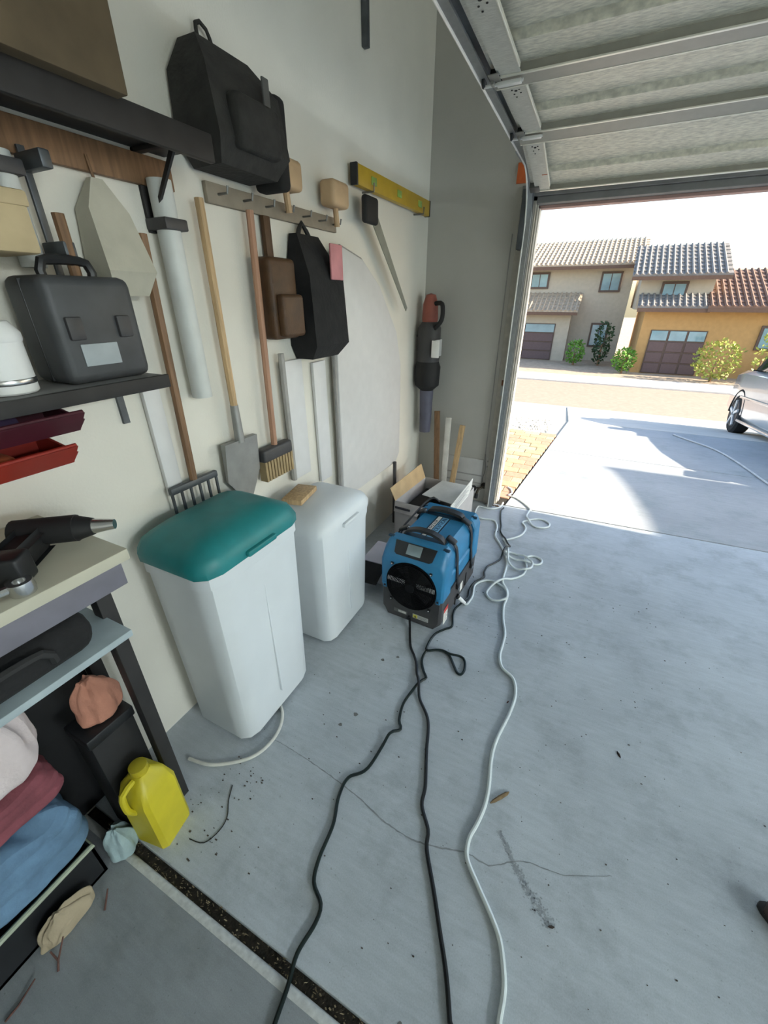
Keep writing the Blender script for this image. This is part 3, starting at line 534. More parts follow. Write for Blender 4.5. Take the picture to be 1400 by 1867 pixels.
# things hanging under the shelf
def on_wall(name, label, cat, y, z, group=None): return thing(name, label, cat, (X0, y, z), 0, group)
t = on_wall('clamp', 'dark bar clamp hanging under the high shelf', 'clamp', .70, 1.62)
obj('bar', MB().box((.03, -.008, 0), (.038, .008, .30), .001), DSTEEL, t); obj('jaw', MB().box((.02, -.012, .25), (.12, .012, .285), .004), DSTEEL, t); obj('sliding_jaw', MB().box((.02, -.014, .08), (.11, .014, .115), .004), DSTEEL, t); obj('screw_handle', MB().cyl((.10, 0, .02), (.10, 0, .17), .013, n=10), WOODD, t)
CRM = mat('cream_cloth', (.46, .44, .36), .9, var=.08, scale=12, bump=.2)
t = on_wall('cloth_bag', 'cream cloth bag hanging below the high shelf', 'bag', .86, 1.62)
obj('body', MB().loft([[(.01, -.055, 0), (.07, -.05, 0), (.07, .05, 0), (.01, .055, 0)], [(.01, -.075, .06), (.10, -.07, .06), (.10, .07, .06), (.01, .075, .06)], [(.01, -.06, .2), (.06, -.055, .2), (.06, .055, .2), (.01, .06, .2)], [(.02, -.015, .27), (.04, -.015, .27), (.04, .015, .27), (.02, .015, .27)]]), CRM, t)
obj('drawstring', MB().tube([(.03, 0, .26), (.02, .0, .32)], .004, 6), WOODD, t)
PALE = mat('pale_grey_pvc', (.58, .60, .58), .5, var=.05)
for i, (y, z0, z1, r, lab) in enumerate(((1.045, 1.30, 1.92, .034, 'wide pale grey plastic pipe hanging upright below the high shelf'), (.645, 1.68, 1.90, .026, 'short pale pipe hanging under the left part of the high shelf'))):
    t = on_wall('plastic_pipe', lab, 'pipe', y, z0)
    obj('pipe_body', MB().lathe([(r*.8, 0), (r, 0), (r, z1-z0), (r*.8, z1-z0), (r*.8, .01)], (r+.012, 0, 0), 18), PALE, t); obj('pipe_clip', MB().box((0, -r-.006, (z1-z0)*.8), (r*2+.02, r+.006, (z1-z0)*.8+.03), .004), DGREY, t)
# grey power-tool case and what stands on the small shelves at the left edge
t = thing('small_shelf', 'short grey shelf on the left wall under a dark tool case', 'shelf', (X0, .60, 1.405))
SHG = mat('grey_shelf_board', (.20, .20, .20), .6, var=.12)
obj('board', MB().box((0, -.9, 0), (.23, .19, .02), .003), SHG, t); obj('shelf_lip', MB().box((.222, -.9, -.012), (.234, .19, .022), .002), DSHELF, t)
for y in (-.75, .172): obj('bracket', MB().box((0, y-.01, -.14), (.01, y+.01, 0)).box((0, y-.01, -.01), (.19, y+.01, 0)), DSTEEL, t)
t = thing('tool_case', 'dark grey power tool case with a pale latch on the short grey shelf', 'case', (X0+.11, .68, 1.426))
obj('shell', MB().box((-.08, -.115, 0), (.075, .10, .235), .022, 3), mat('slate_plastic', (.055, .058, .063), .5, var=.15), t); obj('case_seam', MB().box((-.006, -.1165, .006), (.0, .1015, .229), .002), BLACK, t)
obj('handle', MB().tube(smoothpath([(.0, -.06, .225), (.0, -.055, .265), (.0, .045, .265), (.0, .05, .225)], .02), .011, 8), BLACK, t)
for y in (-.07, .05): obj('latch', MB().box((.07, y-.018, .10), (.084, y+.018, .15), .004), DGREY, t)
obj('pale_label', MB().box((.0745, -.07, .04), (.0775, .02, .09), .002), mat('label_pale', (.36, .40, .42), .5, var=.1), t)
t = thing('paint_can', 'white canister with a rounded lid left of the dark tool case', 'can', (X0+.14, .46, 1.427))
obj('body', MB().lathe([(.048, 0), (.052, .004), (.052, .105), (.045, .112)], n=24), WHITE, t); obj('lid', MB().lathe([(.053, .105), (.055, .11), (.055, .122), (.04, .145), (.0, .15)], n=24), WHITE, t); obj('rim_band', MB().lathe([(.0525, .02), (.0535, .022), (.0535, .03), (.0525, .032)], n=24), STEEL, t)
t = on_wall('tan_canister', 'tan cardboard tube box on the left wall above the white canister', 'box', .545, 1.70)
obj('carton', MB().box((.0, -.09, 0), (.15, .07, .11), .008), mat('tan_board', (.50, .40, .24), .8, var=.08), t); obj('lid', MB().box((-.0, -.094, .085), (.154, .074, .115), .006), MATS['tan_board'], t)
t = on_wall('caulking_gun', 'black and steel caulking gun lying under the tan box', 'tool', .44, 1.665)
obj('barrel', MB().cyl((.10, -.14, .018), (.10, .09, .018), .022, n=14), BLACK, t); obj('rod', MB().cyl((.10, -.30, .018), (.10, -.14, .018), .005, n=8), STEEL, t); obj('handle', MB().box((.088, -.17, -.07), (.112, -.14, .02), .006), BLACK, t)
obj('shelf_pin', MB().box((.0, -.1, -.008), (.13, .08, .0), .001), DSTEEL, t)
t = thing('water_bottle', 'clear bottle with a black cap hanging under the high shelf at the left edge', 'bottle', (X0+.17, .535, 1.83))
obj('body', MB().lathe([(.026, .02), (.028, .03), (.028, .09), (.012, .11), (.012, .125)], n=18), mat('bottle_plastic', (.35, .37, .38), .2, var=.1), t); obj('cap', MB().lathe([(.02, -.012), (.03, -.01), (.03, .024), (.02, .026)], n=18), BLACK, t); obj('hang_cord', MB().tube([(0, 0, .12), (-.02, 0, .15)], .003, 6), BLACK, t)
# stacked red bins
RED = mat('red_plastic', (.30, .022, .012), .45, var=.15, scale=8); REDD = mat('maroon_plastic', (.075, .012, .022), .5, var=.15)
def hopper(name, label, z, mt, y1, col='bin'):
    t = thing(name, label, col, (X0, .30, z), 0, None)
    m = MB(); m.prism([(.0, -.25, 0), (.17, -.25, 0), (.205, -.25, .03), (.0, -.25, .062)], (0, .006, 0)); m.prism([(.0, y1, 0), (.15, y1, 0), (.185, y1, .03), (.0, y1, .062)], (0, .006, 0))
    m.box((0, -.25, 0), (.16, y1, .006)); m.box((0, -.25, 0), (.006, y1, .062)); m.prism([(.155, -.25, 0), (.16, -.25, 0), (.206, -.25, .05), (.200, -.25, .05)], (0, y1+.25, 0))
    obj('tray', m, mt, t, False); obj('rolled_rim', MB().tube([(.203, -.25, .05), (.196, y1, .05)], .006, 8), mt, t); return t
t = hopper('parts_bin', 'red plastic parts bin on the left wall, lower of the two', 1.245, RED, .22)
obj('cloth_scrap', MB().box((.05, -.16, .007), (.15, .12, .05), .02, 3), mat('orange_cloth', (.35, .07, .02), .9, var=.3), t)
t = hopper('parts_bin', 'maroon plastic parts bin on the left wall, above the red one', 1.318, REDD, .26)
obj('violet_roll', MB().cyl((.10, -.2, .03), (.09, .16, .03), .023, n=14), mat('violet_roll', (.06, .035, .09), .7), t)
# workbench with a cream top, lower shelves in black and pale blue
wb = thing('workbench', 'dark steel workbench with a cream top against the left wall', 'workbench', (X0, -.2, 0))
BX = .385
obj('top', MB().box((.0, -1.2, 1.055), (BX, .66, 1.085), .004), mat('cream_laminate', (.52, .50, .40), .6, var=.06, scale=8), wb)
obj('apron', MB().box((.02, -1.2, .985), (BX-.02, .645, 1.055), .002), mat('lavender_grey_panel', (.17, .165, .20), .6, var=.1), wb)
for y in (-1.15, .62):
    for x in (.03, BX-.13): obj('leg', MB().box((x-.02, y-.02, 0), (x+.02, y+.02, .985), .003), DSHELF, wb)
obj('shelf_board', MB().box((.01, -1.2, .845), (BX-.01, .61, .865), .003), mat('pale_blue_board', (.36, .43, .46), .6, var=.08), wb)
t = thing('white_tray', 'shallow white plastic tray on the cream bench top', 'tray', (X0+.13, .0, 1.086))
m = MB(); m.box((-.12, -.16, 0), (.12, .20, .006), .002); m.box((-.12, -.16, 0), (-.112, .20, .06)); m.box((.112, -.16, 0), (.12, .20, .06)); m.box((-.12, -.16, 0), (.12, -.152, .06)); m.box((-.12, .192, 0), (.12, .20, .06)); obj('pan', m, WHITE, t, False)
obj('rim', MB().tube([(-.116, -.156, .06), (.116, -.156, .06), (.116, .196, .06), (-.116, .196, .06)], .007, 8, True), WHITE, t)
t = thing('cordless_drill', 'black cordless drill lying on the cream bench top beside the white tray', 'drill', (X0+.24, .40, 1.0895), 40)
obj('motor_body', MB().cyl((-.09, 0, .04), (.04, 0, .04), .032, n=18).cyl((.04, 0, .04), (.075, 0, .04), .03, .02, 18), BLACKM, t); obj('chuck', MB().cyl((.075, 0, .04), (.12, 0, .04), .018, .012, 14), STEEL, t); obj('grip', MB().box((-.07, -.02, .005), (-.025, -.13, .05), .012, 3), RUBBER, t); obj('battery', MB().box((-.09, -.17, .0), (-.0, -.115, .065), .008, 3), BLACK, t)
t = thing('socket_wrench', 'chrome socket wrench at the left edge of the cream bench top', 'wrench', (X0+.345, .20, 1.086), -10)
obj('bar', MB().tube([(0, -.16, .016), (0, .05, .018)], .010, 10), STEEL, t); obj('ratchet_head', MB().lathe([(.006, 0), (.022, 0), (.024, .012), (.022, .028), (.012, .028), (.012, .022)], (0, .06, 0), 20), STEEL, t)
# under the bench: black bag, bundles, jug
t = thing('duffel_bag', 'large black duffel bag pushed onto the pale blue bench shelf', 'bag', (X0+.165, .18, .866))
obj('body', MB().box((-.17, -.18, 0), (.20, .17, .105), .045, 4), MATS['black_fabric'], t)
obj('handle', MB().tube(smoothpath([(.20, -.09, .04), (.214, -.07, .085), (.214, .05, .085), (.20, .07, .04)], .02), .009, 6), MATS['dark_webbing'], t)
t = tag(obj('shade_sheet', MB().box((X0+.003, -.9, 0), (X0+.012, .40, .80), .002), BLACKM), 'thin black sheet added against the wall for the dark under the bench', 'board')  # black sheet added so the space under the bench reads as shade
def folds(a, z, rnd, k):
    return 1+k*(.5*math.sin(5*a+rnd[0]+2.2*z)+.32*math.sin(9*a+rnd[1]-3*z)+.25*math.sin(14*a+rnd[2]+5*z))
def sack(name, label, loc, size, mt, cat='bag', tie=None, seed=1, flat=False):
    """crumpled cloth: a lofted bag shape with gathered folds, slumped to one side"""
    rr = random.Random(seed); ph = [rr.uniform(0, 6) for _ in range(3)]; t = thing(name, label, cat, loc); sx, sy, sz = size; secs = []; n = 40
    prof = ((0, .86), (.06, 1.0), (.2, 1.06), (.36, .98), (.5, 1.02), (.62, .93), (.76, .80), (.86, .55), (.93, .30), (1., .34)) if not flat else ((0, .95), (.1, 1.04), (.3, 1.03), (.36, .93), (.42, 1.0), (.64, 1.02), (.70, .90), (.76, .97), (.94, .93), (1., .6))
    for z, k in prof:
        ring = []
        for i in range(n):
            a = i*2*math.pi/n; f = folds(a, z, ph, .10+.10*z if not flat else .055); ca, sa = math.cos(a), math.sin(a)
            if flat: ca = max(-1, min(1, 1.25*ca)); sa = max(-1, min(1, 1.25*sa))
            ring.append((sx*k*f*ca+sx*.12*z, sy*k*f*sa+sy*.1*math.sin(4*z), sz*z*(1+(.07*math.sin(3*a+ph[1])+.04*math.sin(7*a+ph[0])) * (0 if z == 0 else 1))))
        secs.append(ring)
    o = obj('cloth_body', MB().loft(secs), mt, t)
    md = o.modifiers.new('s', 'SUBSURF'); md.levels = md.render_levels = 1
    if tie: obj('neck_tie', MB().lathe([(sx*.30, sz*.90), (sx*.40, sz*.91), (sx*.40, sz*.955), (sx*.30, sz*.965)], (sx*.11, 0, 0), n=14), tie, t)
    return t
PINKW = mat('pinkish_white_cloth', (.62, .54, .54), .9, var=.08, scale=9, bump=.3); MAR = mat('dusty_maroon_cloth', (.20, .055, .07), .9, var=.2, bump=.3); DEN = mat('denim_blue_cloth', (.11, .20, .31), .9, var=.18, scale=18, bump=.35); SAL = mat('salmon_cloth', (.42, .19, .13), .9, var=.12, bump=.3); LBL = mat('pale_aqua_cloth', (.30, .40, .42), .9, var=.12, bump=.3)
FY = thing('storage_crate', 'low dark crate on the near slab piled with cloth bundles under the bench', 'crate', (X0+.045, .0, 0))
m = MB(); m.box((0, -.42, 0), (.19, .16, .012)); 
for a, b in (((0, -.42, 0), (.008, .16, .15)), ((.182, -.42, 0), (.19, .16, .15)), ((0, -.42, 0), (.19, -.412, .15)), ((0, .152, 0), (.19, .16, .15))): m.box(a, b)
obj('shell', m, BLACK, FY, False); obj('pale_rim', MB().tube([(.0, -.42, .15), (.19, -.42, .15), (.19, .16, .15), (0, .16, .15)], .008, 8, True), mat('sage_rim', (.33, .37, .28), .5), FY)
sack('cloth_bundle', 'denim blue cloth bundle on top of the dark crate', (X0+.145, .04, .155), (.085, .13, .22), DEN, 'cloth', seed=3, flat=True)
sack('cloth_bundle', 'pale aqua cloth bundle on the floor right of the denim bundle', (X0+.228, .218, 0), (.045, .042, .13), LBL, 'cloth', seed=4)
sack('cloth_bundle', 'dusty maroon cloth bundle on top of the denim bundle', (X0+.14, .06, .398), (.08, .12, .12), MAR, 'cloth', seed=5, flat=True)
sack('laundry_sack', 'pinkish white laundry sack on the maroon bundle under the bench', (X0+.15, .09, .528), (.085, .10, .27), PINKW, 'bag', PINKW, 6)
sack('cloth_bundle', 'salmon cloth bundle on the black box behind the yellow jug', (X0+.17, .34, .50), (.048, .06, .15), SAL, 'cloth', seed=8)
sack('cloth_bundle', 'black and white rag bundle at the left edge beside the dark crate', (X0+.14, -.24, .16), (.075, .10, .2), mat('rag_black', (.03, .03, .035), .9, col2=(.4, .4, .42), scale=7), 'cloth', seed=9)
sack('cloth_bundle', 'tan rag lying on the rim of the dark crate below the denim bundle', (X0+.265, .03, .001), (.022, .07, .10), mat('tan_cloth', (.34, .28, .19), .9, bump=.3), 'cloth', seed=10)
t = thing('black_box', 'plain black storage box behind the yellow jug under the bench', 'box', (X0+.17, .325, 0))
obj('carton', MB().box((-.05, -.06, 0), (.055, .07, .48), .006), BLACKM, t); obj('lid', MB().box((-.055, -.065, .46), (.06, .075, .498), .005), BLACK, t)
YEL = mat('yellow_plastic', (.52, .44, .018), .45, var=.08)
t = thing('jug', 'tall yellow plastic jug standing on the slab below the bench', 'jug', (X0+.295, .325, 0), 10)
obj('body', MB().loft([[(x*k, y*k, z) for x, y in [(.06*max(-1, min(1, 1.35*math.cos(a))), .062*max(-1, min(1, 1.35*math.sin(a)))) for a in [i*2*math.pi/20 for i in range(20)]]] for z, k in ((0, .92), (.012, 1), (.24, 1), (.30, .75), (.325, .36))]), YEL, t)
obj('cap', MB().lathe([(.024, .32), (.026, .325), (.026, .35), (.02, .352)], n=18), mat('yellow_cap', (.40, .33, .02), .4), t)
obj('handle', MB().tube(smoothpath([(.0, -.03, .315), (.0, -.07, .31), (.0, -.075, .24), (.0, -.058, .20)], .015), .010, 8), YEL, t)
# two white wheeled bins
BIN = mat('bluish_white_plastic', (.66, .70, .73), .4, var=.03, scale=5)
def bin_(label, y0, y1, h, lidm, lidlabel):
    w = y1-y0; t = thing('bin', label, 'bin', (X0+.215, (y0+y1)/2, 0))
    ring = lambda z, k: [(x*k, y*k*w/.46, z) for x, y in [(.165*max(-1, min(1, 1.28*math.cos(a))), .23*max(-1, min(1, 1.28*math.sin(a)))) for a in [i*2*math.pi/32 for i in range(32)]]]
    obj('body', MB().loft([ring(.02, .88), ring(.035, .92), ring(h-.05, 1.0), ring(h-.045, 1.03), ring(h, 1.03)]), BIN, t)
    obj('ribs', MB().box((.140, -.004, .12), (.164, .004, h-.16), .003), BIN, t)
    l = obj('lid', MB().loft([ring(h, 1.06), ring(h+.03, 1.065), ring(h+.065, .98), ring(h+.10, .70), ring(h+.107, .3)]), lidm, t)
    obj('lid_grip', MB().box((.165, -.07, h+.004), (.190, .07, h+.026), .006), lidm, l)
    for s in (-1, 1): obj('wheel', MB().cyl((-.12, s*w*.36-.012, .03), (-.12, s*w*.36+.012, .03), .03, n=16), BLACK, t)
    return t
TEAL = mat('teal_plastic', (.012, .20, .21), .45, var=.08)
bin_('white plastic bin with a teal lid, nearer of the two along the left wall', .645, 1.10, .85, TEAL, 't')
bin_('white plastic bin with a white lid, farther of the two along the left wall', 1.24, 1.68, .66, BIN, 'w')
tag(obj('plank_offcut', MB().box((-.05, -.09, 0), (.05, .09, .025), .003, mtx=Matrix.Translation((X0+.15, 1.40, .769)) @ Matrix.Rotation(R(12), 4, 'Z')), WOOD), 'tan wooden offcut lying on the lid of the farther white bin', 'wood')
# long-handled tools and things hanging along the wall
HOOK = mat('hook_steel', (.22, .22, .21), .4, .7)
t = on_wall('tool_rail', 'wooden rail of hooks fixed along the left wall', 'rail', 1.2, 1.90)
obj('rail_board', MB().box((0, .05, 0), (.018, .85, .06), .003), mat('rail_wood', (.26, .22, .17), .7, var=.15), t)
for k in range(7): obj('hook', MB().tube([(.018, .10+.12*k, .03), (.06, .10+.12*k, .03), (.065, .10+.12*k, .05)], .004, 6), HOOK, t)
def longtool(name, label, y, z0, z1, hm, head, lean=0.):
    t = on_wall(name, label, 'tool', y, z0); L = z1-z0
    obj('handle', MB().tube([(.045, 0, 0), (.045, lean, L)], .014, 8), hm, t)
    if head == 'broom':
        obj('broom_head', MB().box((.02, -.10, -.06), (.07, .10, .0), .012, 3), DGREY, t); m = MB()
        for k in range(10): m.box((.025, -.095+.02*k, -.15), (.065, -.082+.02*k, -.055))
        obj('bristles', m, mat('straw_bristle', (.34, .25, .13), .8, var=.2), t, False, 'stuff')
    if head == 'shovel':
        obj('blade', MB().loft([[(.03, -.09, -.02), (.055, -.09, -.02), (.055, .09, -.02), (.03, .09, -.02)], [(.03, -.095, -.18), (.04, -.095, -.18), (.04, .095, -.18), (.03, .095, -.18)], [(.04, -.02, -.29), (.045, -.02, -.29), (.045, .02, -.29), (.04, .02, -.29)]]), mat('shovel_steel', (.30, .30, .29), .5, .5), t); obj('socket', MB().cyl((.045, 0, -.03), (.045, 0, .12), .02, .016, 12), MATS['shovel_steel'], t)
    if head == 'rake':
        obj('rake_bar', MB().box((.035, -.105, -.025), (.055, .105, 0), .004), DSTEEL, t)
        for k in range(6): obj('tine', MB().box((.04, -.102+.04*k, -.10), (.048, -.094+.04*k, -.02)), DSTEEL, t, False)
    return t
TERRA = mat('reddish_handle', (.40, .22, .14), .6, var=.15, scale=5, stretch=(14, 14, 1)); GREYH = mat('grey_handle', (.34, .33, .31), .6, var=.1)
longtool('broom', 'push broom with a reddish handle hanging on the left wall', 1.385, 1.02, 1.90, TERRA, 'broom', .03)
longtool('rake', 'dark rake with a brown handle hanging on the left wall behind the nearer white bin', .93, 1.02, 1.78, WOODD, 'rake', .02)
longtool('shovel', 'shovel with a pale wooden handle hanging between the two white bins', 1.185, 1.12, 1.90, WOOD, 'shovel', .0)
longtool('mop', 'mop stick with a grey handle hanging beside the leather pouch', 1.50, .80, 1.40, GREYH, '', .0)
for i, (y, z0, z1, w, lab) in enumerate(((.87, .98, 1.36, .06, 'narrow white board leaning on the left wall behind the teal lid'), (1.60, .78, 1.36, .15, 'white board leaning on the left wall behind the farther bin'), (1.82, .68, 1.33, .11, 'white board leaning on the left wall right of the farther bin'))):
    tag(obj('white_board', MB().box((X0+.004, y-w/2, z0), (X0+.022, y+w/2, z1), .003), mat('white_melamine', (.66, .66, .66), .45, var=.03)), lab, 'board')
t = on_wall('leather_pouch', 'brown leather tool pouch hanging on the left wall left of the black bag', 'pouch', 1.545, 1.46)
LE = mat('brown_leather', (.075, .036, .014), .55, var=.25, scale=14, bump=.2)
obj('pouch_body', MB().box((.005, -.11, 0), (.09, .06, .30), .02, 3), LE, t); obj('outer_pocket', MB().box((.085, -.09, .01), (.125, .05, .17), .015, 3), LE, t); obj('belt_loop', MB().box((.01, -.04, .28), (.03, .0, .44), .004), LE, t)
t = on_wall('black_bag', 'black nylon bag with a pink tag hanging on the left wall', 'bag', 1.76, 1.36)
obj('body', MB().loft([[(.005, -.10, .0), (.10, -.10, .0), (.10, .12, .0), (.005, .12, .0)], [(.005, -.13, .06), (.15, -.13, .06), (.15, .15, .06), (.005, .15, .06)], [(.005, -.12, .34), (.13, -.12, .34), (.13, .15, .34), (.005, .15, .34)], [(.01, -.08, .50), (.05, -.08, .50), (.05, .08, .50), (.01, .08, .50)]]), MATS['black_fabric'], t)
obj('pink_tag', MB().box((.135, .03, .33), (.145, .13, .47), .004), mat('pink_tag', (.55, .22, .24), .6, var=.1), t); obj('strap', MB().tube(smoothpath([(.03, -.05, .48), (.02, 0, .545), (.03, .05, .48)], .03), .010, 6), MATS['dark_webbing'], t)
PEACH = mat('peach_wood', (.52, .36, .21), .6, var=.1)
for y, z, lab in ((1.62, 1.99, 'peach-coloured wooden mallet hanging above the black bag, left of two'), (1.98, 1.985, 'peach-coloured wooden mallet hanging above the black bag, right of two')):
    t = on_wall('mallet', lab, 'mallet', y, z); obj('head', MB().box((.02, -.07, .0), (.10, .07, .10), .018, 3), PEACH, t); obj('handle', MB().tube([(.06, 0, 0.01), (.06, .01, -.07)], .013, 8), PEACH, t)
t = on_wall('spirit_level', 'long yellow spirit level lying along hooks high on the left wall', 'level', 2.2, 2.115)
YL = mat('level_yellow', (.46, .30, .02), .45, var=.08)
obj('beam', MB().box((.02, .0, 0), (.055, 1.0, .085), .003), YL, t)
for y in (.18, .5, .82): obj('vial_window', MB().box((.052, y-.03, .025), (.0575, y+.03, .06), .002), mat('vial_green', (.25, .38, .08), .2), t)
for y in (-.004, .99): obj('end_cap', MB().box((.018, y, -.002), (.057, y+.016, .087), .003), BLACK, t)
for y in (.15, .85): obj('hook', MB().tube([(0, y, -.006), (.07, y, -.006), (.072, y, .03)], .005, 6), HOOK, t)
t = on_wall('folding_table', 'white folding table top with rounded corners leaning against the left wall', 'table', 2.33, .50)
pts = [(-.40, 0), (.36, 0), (.42, .06), (.42, .70), (.34, .92), (.10, 1.18), (-.10, 1.30), (-.30, 1.34), (-.40, 1.28)]
obj('table_top', MB().prism([(.02, y, z) for y, z in pts], (.045, 0, 0), .012), mat('white_table', (.64, .63, .62), .5, var=.03), t)
obj('edge_band', MB().tube([(.042, y*1.0, z) for y, z in pts], .012, 8, True), mat('table_edge', (.32, .31, .30), .5), t); obj('leg', MB().tube([(.08, .30, .02), (.08, .30, -.50)], .014, 10), DGREY, t); obj('leg', MB().tube([(.08, -.30, .02), (.08, -.30, -.50)], .014, 10), DGREY, t)
t = on_wall('hand_saw', 'grey pruning saw with a dark grip hanging below the yellow level', 'saw', 2.28, 1.98)
obj('blade', MB().prism([(.075, .02, 0), (.075, .10, .02), (.075, .52, -.42), (.075, .50, -.44)], (.004, 0, 0)), mat('saw_steel', (.26, .27, .24), .4, .5), t); obj('grip', MB().box((.06, -.06, -.02), (.095, .08, .10), .02, 3), BLACKM, t)
bl = thing('leaf_blower', 'black upright leaf blower with a red cap hanging in the corner by the front wall', 'blower', (X0+.105, 3.17, .56))
obj('nozzle', MB().tube([(0, 0, .06), (.0, 0, .40)], [.045, .055], 16), mat('purple_grey_plastic', (.10, .10, .14), .5), bl); obj('fan_housing', MB().lathe([(.05, .40), (.095, .44), (.10, .58), (.085, .62)], n=22), BLACKM, bl)
obj('pale_label', MB().box((.06, -.102, .66), (.12, -.09, .78), .004).box((.075, -.09, .66), (.09, .05, .78), .004), ALU, bl); obj('motor_body', MB().lathe([(.085, .62), (.088, .64), (.088, .86), (.06, .90)], n=22), DGREY, bl)
obj('handle', MB().tube(smoothpath([(.06, -.05, .86), (.12, -.08, .92), (.11, -.06, 1.02), (.03, -.01, 1.02)], .02), .016, 10), BLACKM, bl); obj('red_cap', MB().lathe([(.055, .90), (.06, .92), (.055, 1.02), (.035, 1.08), (.0, 1.09)], n=20), mat('faded_red_plastic', (.30, .085, .06), .5), bl)
obj('wall_hook', MB().tube([(-.10, 0, .8), (-.06, 0, .8)], .008, 8), HOOK, bl)
# ------------------------------------------------------------------ outside: driveway, pavers, yard, street
def dx(y): return -.475+.080*(y-3.31)
dv = struct('driveway', MB().prism([(dx(3.35)-.0, edge_y(-.47)+.012, 0), (8.1, edge_y(8.1)+.012, 0), (8.1, 5.145, 0), (dx(5.1), 5.085, 0)], (0, 0, -.1), .003), CON2)
obj('driveway_slab', MB().prism([(dx(5.1), 5.093, 0), (8.1, 5.153, 0), (8.1, 6.60, 0), (dx(6.6), 6.60, 0)], (0, 0, -.1), .003), CON2, dv, False)
obj('joint_filler', MB().box((-1, 3.30, -.12), (8.1, 5.2, -.012)), MATS['joint_dirt'], dv, False)
obj('apron', MB().prism([(-.21, 6.605, 0), (8.1, 6.605, 0), (8.1, 13.6, -1.3), (-.55, 13.6, -1.3)], (0, 0, -.1)), mat('pale_walk_concrete', (.55, .53, .49), .85, var=.06, scale=3), dv, False)
PB = [mat('paver_buff', (.52, .42, .25), .85, var=.12, scale=30), mat('paver_red', (.47, .27, .18), .85, var=.12, scale=30), mat('paver_brown', (.46, .34, .20), .85, var=.12, scale=30)]
pv = struct('paver_path', MB().box((-2.2, 3.48, -.12), (-.30, 5.75, -.018)), mat('paver_sand', (.30, .24, .16), .95, var=.2, scale=60))
shared = []
for k in range(9):
    me_o = obj('brick', MB().box((0, 0, -.055), (.196, .130, -.001+.002*(k % 3)), .004, 1), PB[k % 3], pv, False); shared.append(me_o.data); bpy.data.objects.remove(me_o)
for j in range(17):
    y = 3.50+.135*j
    for i in range(10):
        x1 = dx(y)-.012-(.1 if j % 2 else 0)-.201*i; x = x1-.196
        if x < -2.1: continue
        b = bpy.data.objects.new('brick', random.choice(shared)); COL.objects.link(b); b.parent = pv; b.location = (x, y, random.uniform(-.002, .001)); b.rotation_euler = (0, 0, R(random.uniform(-.6, .6)))
    if j % 2:
        b = bpy.data.objects.new('brick', shared[j % 9]); COL.objects.link(b); b.parent = pv; b.location = (dx(y)-.108, y, 0); b.scale = (.49, 1, 1)
struct('yard_ground', MB().box((-9, 3.5, -.25), (-2.2, 5.76, -.03)).box((-9, 5.76, -.2), (-.2, 6.6, -.02)).prism([(-9, 6.6, -.02), (0, 6.6, -.02), (0, 13.6, -1.32), (-9, 13.6, -1.32)], (0, 0, -.1)), mat('pale_gravel', (.50, .47, .40), .95, var=.25, scale=40, bump=.5))
m = MB()
for i in range(260):
    x = random.uniform(-1.9, -.42); y = random.uniform(5.78, 6.6); r = random.uniform(.006, .018); m.sph((x, y, -.016), r, 6, (1, 1, .7))
obj('gravel', m, mat('yard_stone', (.55, .52, .46), .9, var=.3, scale=9), bpy.data.objects['yard_ground'], True, 'stuff')
st = struct('street', MB().box((-40, 13.6, -1.45), (60, 18.2, -1.33)), mat('pinkish_asphalt', (.34, .26, .20), .9, var=.08, scale=8, bump=.2))  # pinkish street asphalt
obj('near_kerb', MB().box((-40, 13.4, -1.45), (60, 13.6, -1.28), .02), MATS['pale_walk_concrete'], st); obj('far_kerb', MB().box((-40, 18.2, -1.45), (60, 18.4, -1.27), .02), MATS['pale_walk_concrete'], st)
obj('sidewalk', MB().box((-40, 18.4, -1.45), (60, 20.0, -1.29)), MATS['pale_walk_concrete'], st, False)
struct('far_ground', MB().box((-60, 20.0, -1.5), (80, 90, -1.30)), mat('tan_yard', (.42, .33, .24), .95, var=.15, scale=5))
# leafy plants: clusters of leaf blades
def leaves(n, c, r, size, seed):
    rnd = random.Random(seed); m = MB()
    for i in range(n):
        u = rnd.uniform(-1, 1); a = rnd.uniform(0, 6.283); q = rnd.uniform(.55, 1)**.5; s = math.sqrt(1-u*u)
        p = Vector((c[0]+r[0]*q*s*math.cos(a), c[1]+r[1]*q*s*math.sin(a), c[2]+r[2]*q*u)); e = Vector((rnd.uniform(-1, 1), rnd.uniform(-1, 1), rnd.uniform(-.3, 1))).normalized()*size*rnd.uniform(.6, 1.3); f = e.cross(Vector((rnd.uniform(-1, 1), rnd.uniform(-1, 1), rnd.uniform(-1, 1)))).normalized()*size*.3
        m.quad(p, p+e*.5+f, p+e, p+e*.5-f)
    return m
GRN = mat('bright_leaf_green', (.10, .24, .025), .6, var=.35, scale=4); DGR = mat('dark_leaf_green', (.025, .06, .02), .7, var=.35, scale=4); YGR = mat('yellow_leaf_green', (.28, .32, .06), .6, var=.3, scale=4)
def shrub(label, x, y, z, r, mt, seed, cat='shrub', name='shrub', n=420, size=.14):
    t = thing(name, label, cat, (x, y, z)); obj('foliage', leaves(n, (0, 0, r[2]+.05), r, size, seed), mt, t, False, 'stuff'); obj('stem', MB().cyl((0, 0, 0), (0, 0, r[2]), .05, .03, 8), WOODD, t); return t
shrub('bright green shrub across the street between the brown garage door and the dark cypress', -1.1, 23.2, -1.3, (.42, .4, .55), GRN, 1)
shrub('bright green shrub across the street right of the dark cypress', 1.0, 21.4, -1.3, (.45, .4, .5), GRN, 2)
shrub('dark slim cypress in front of the two-storey house', .0, 23.6, -1.3, (.40, .4, 1.0), DGR, 3, 'tree', 'cypress_tree', 500)
shrub('yellow green bush before the tan house across the street', 4.1, 20.6, -1.3, (.8, .5, .75), YGR, 4, n=600)
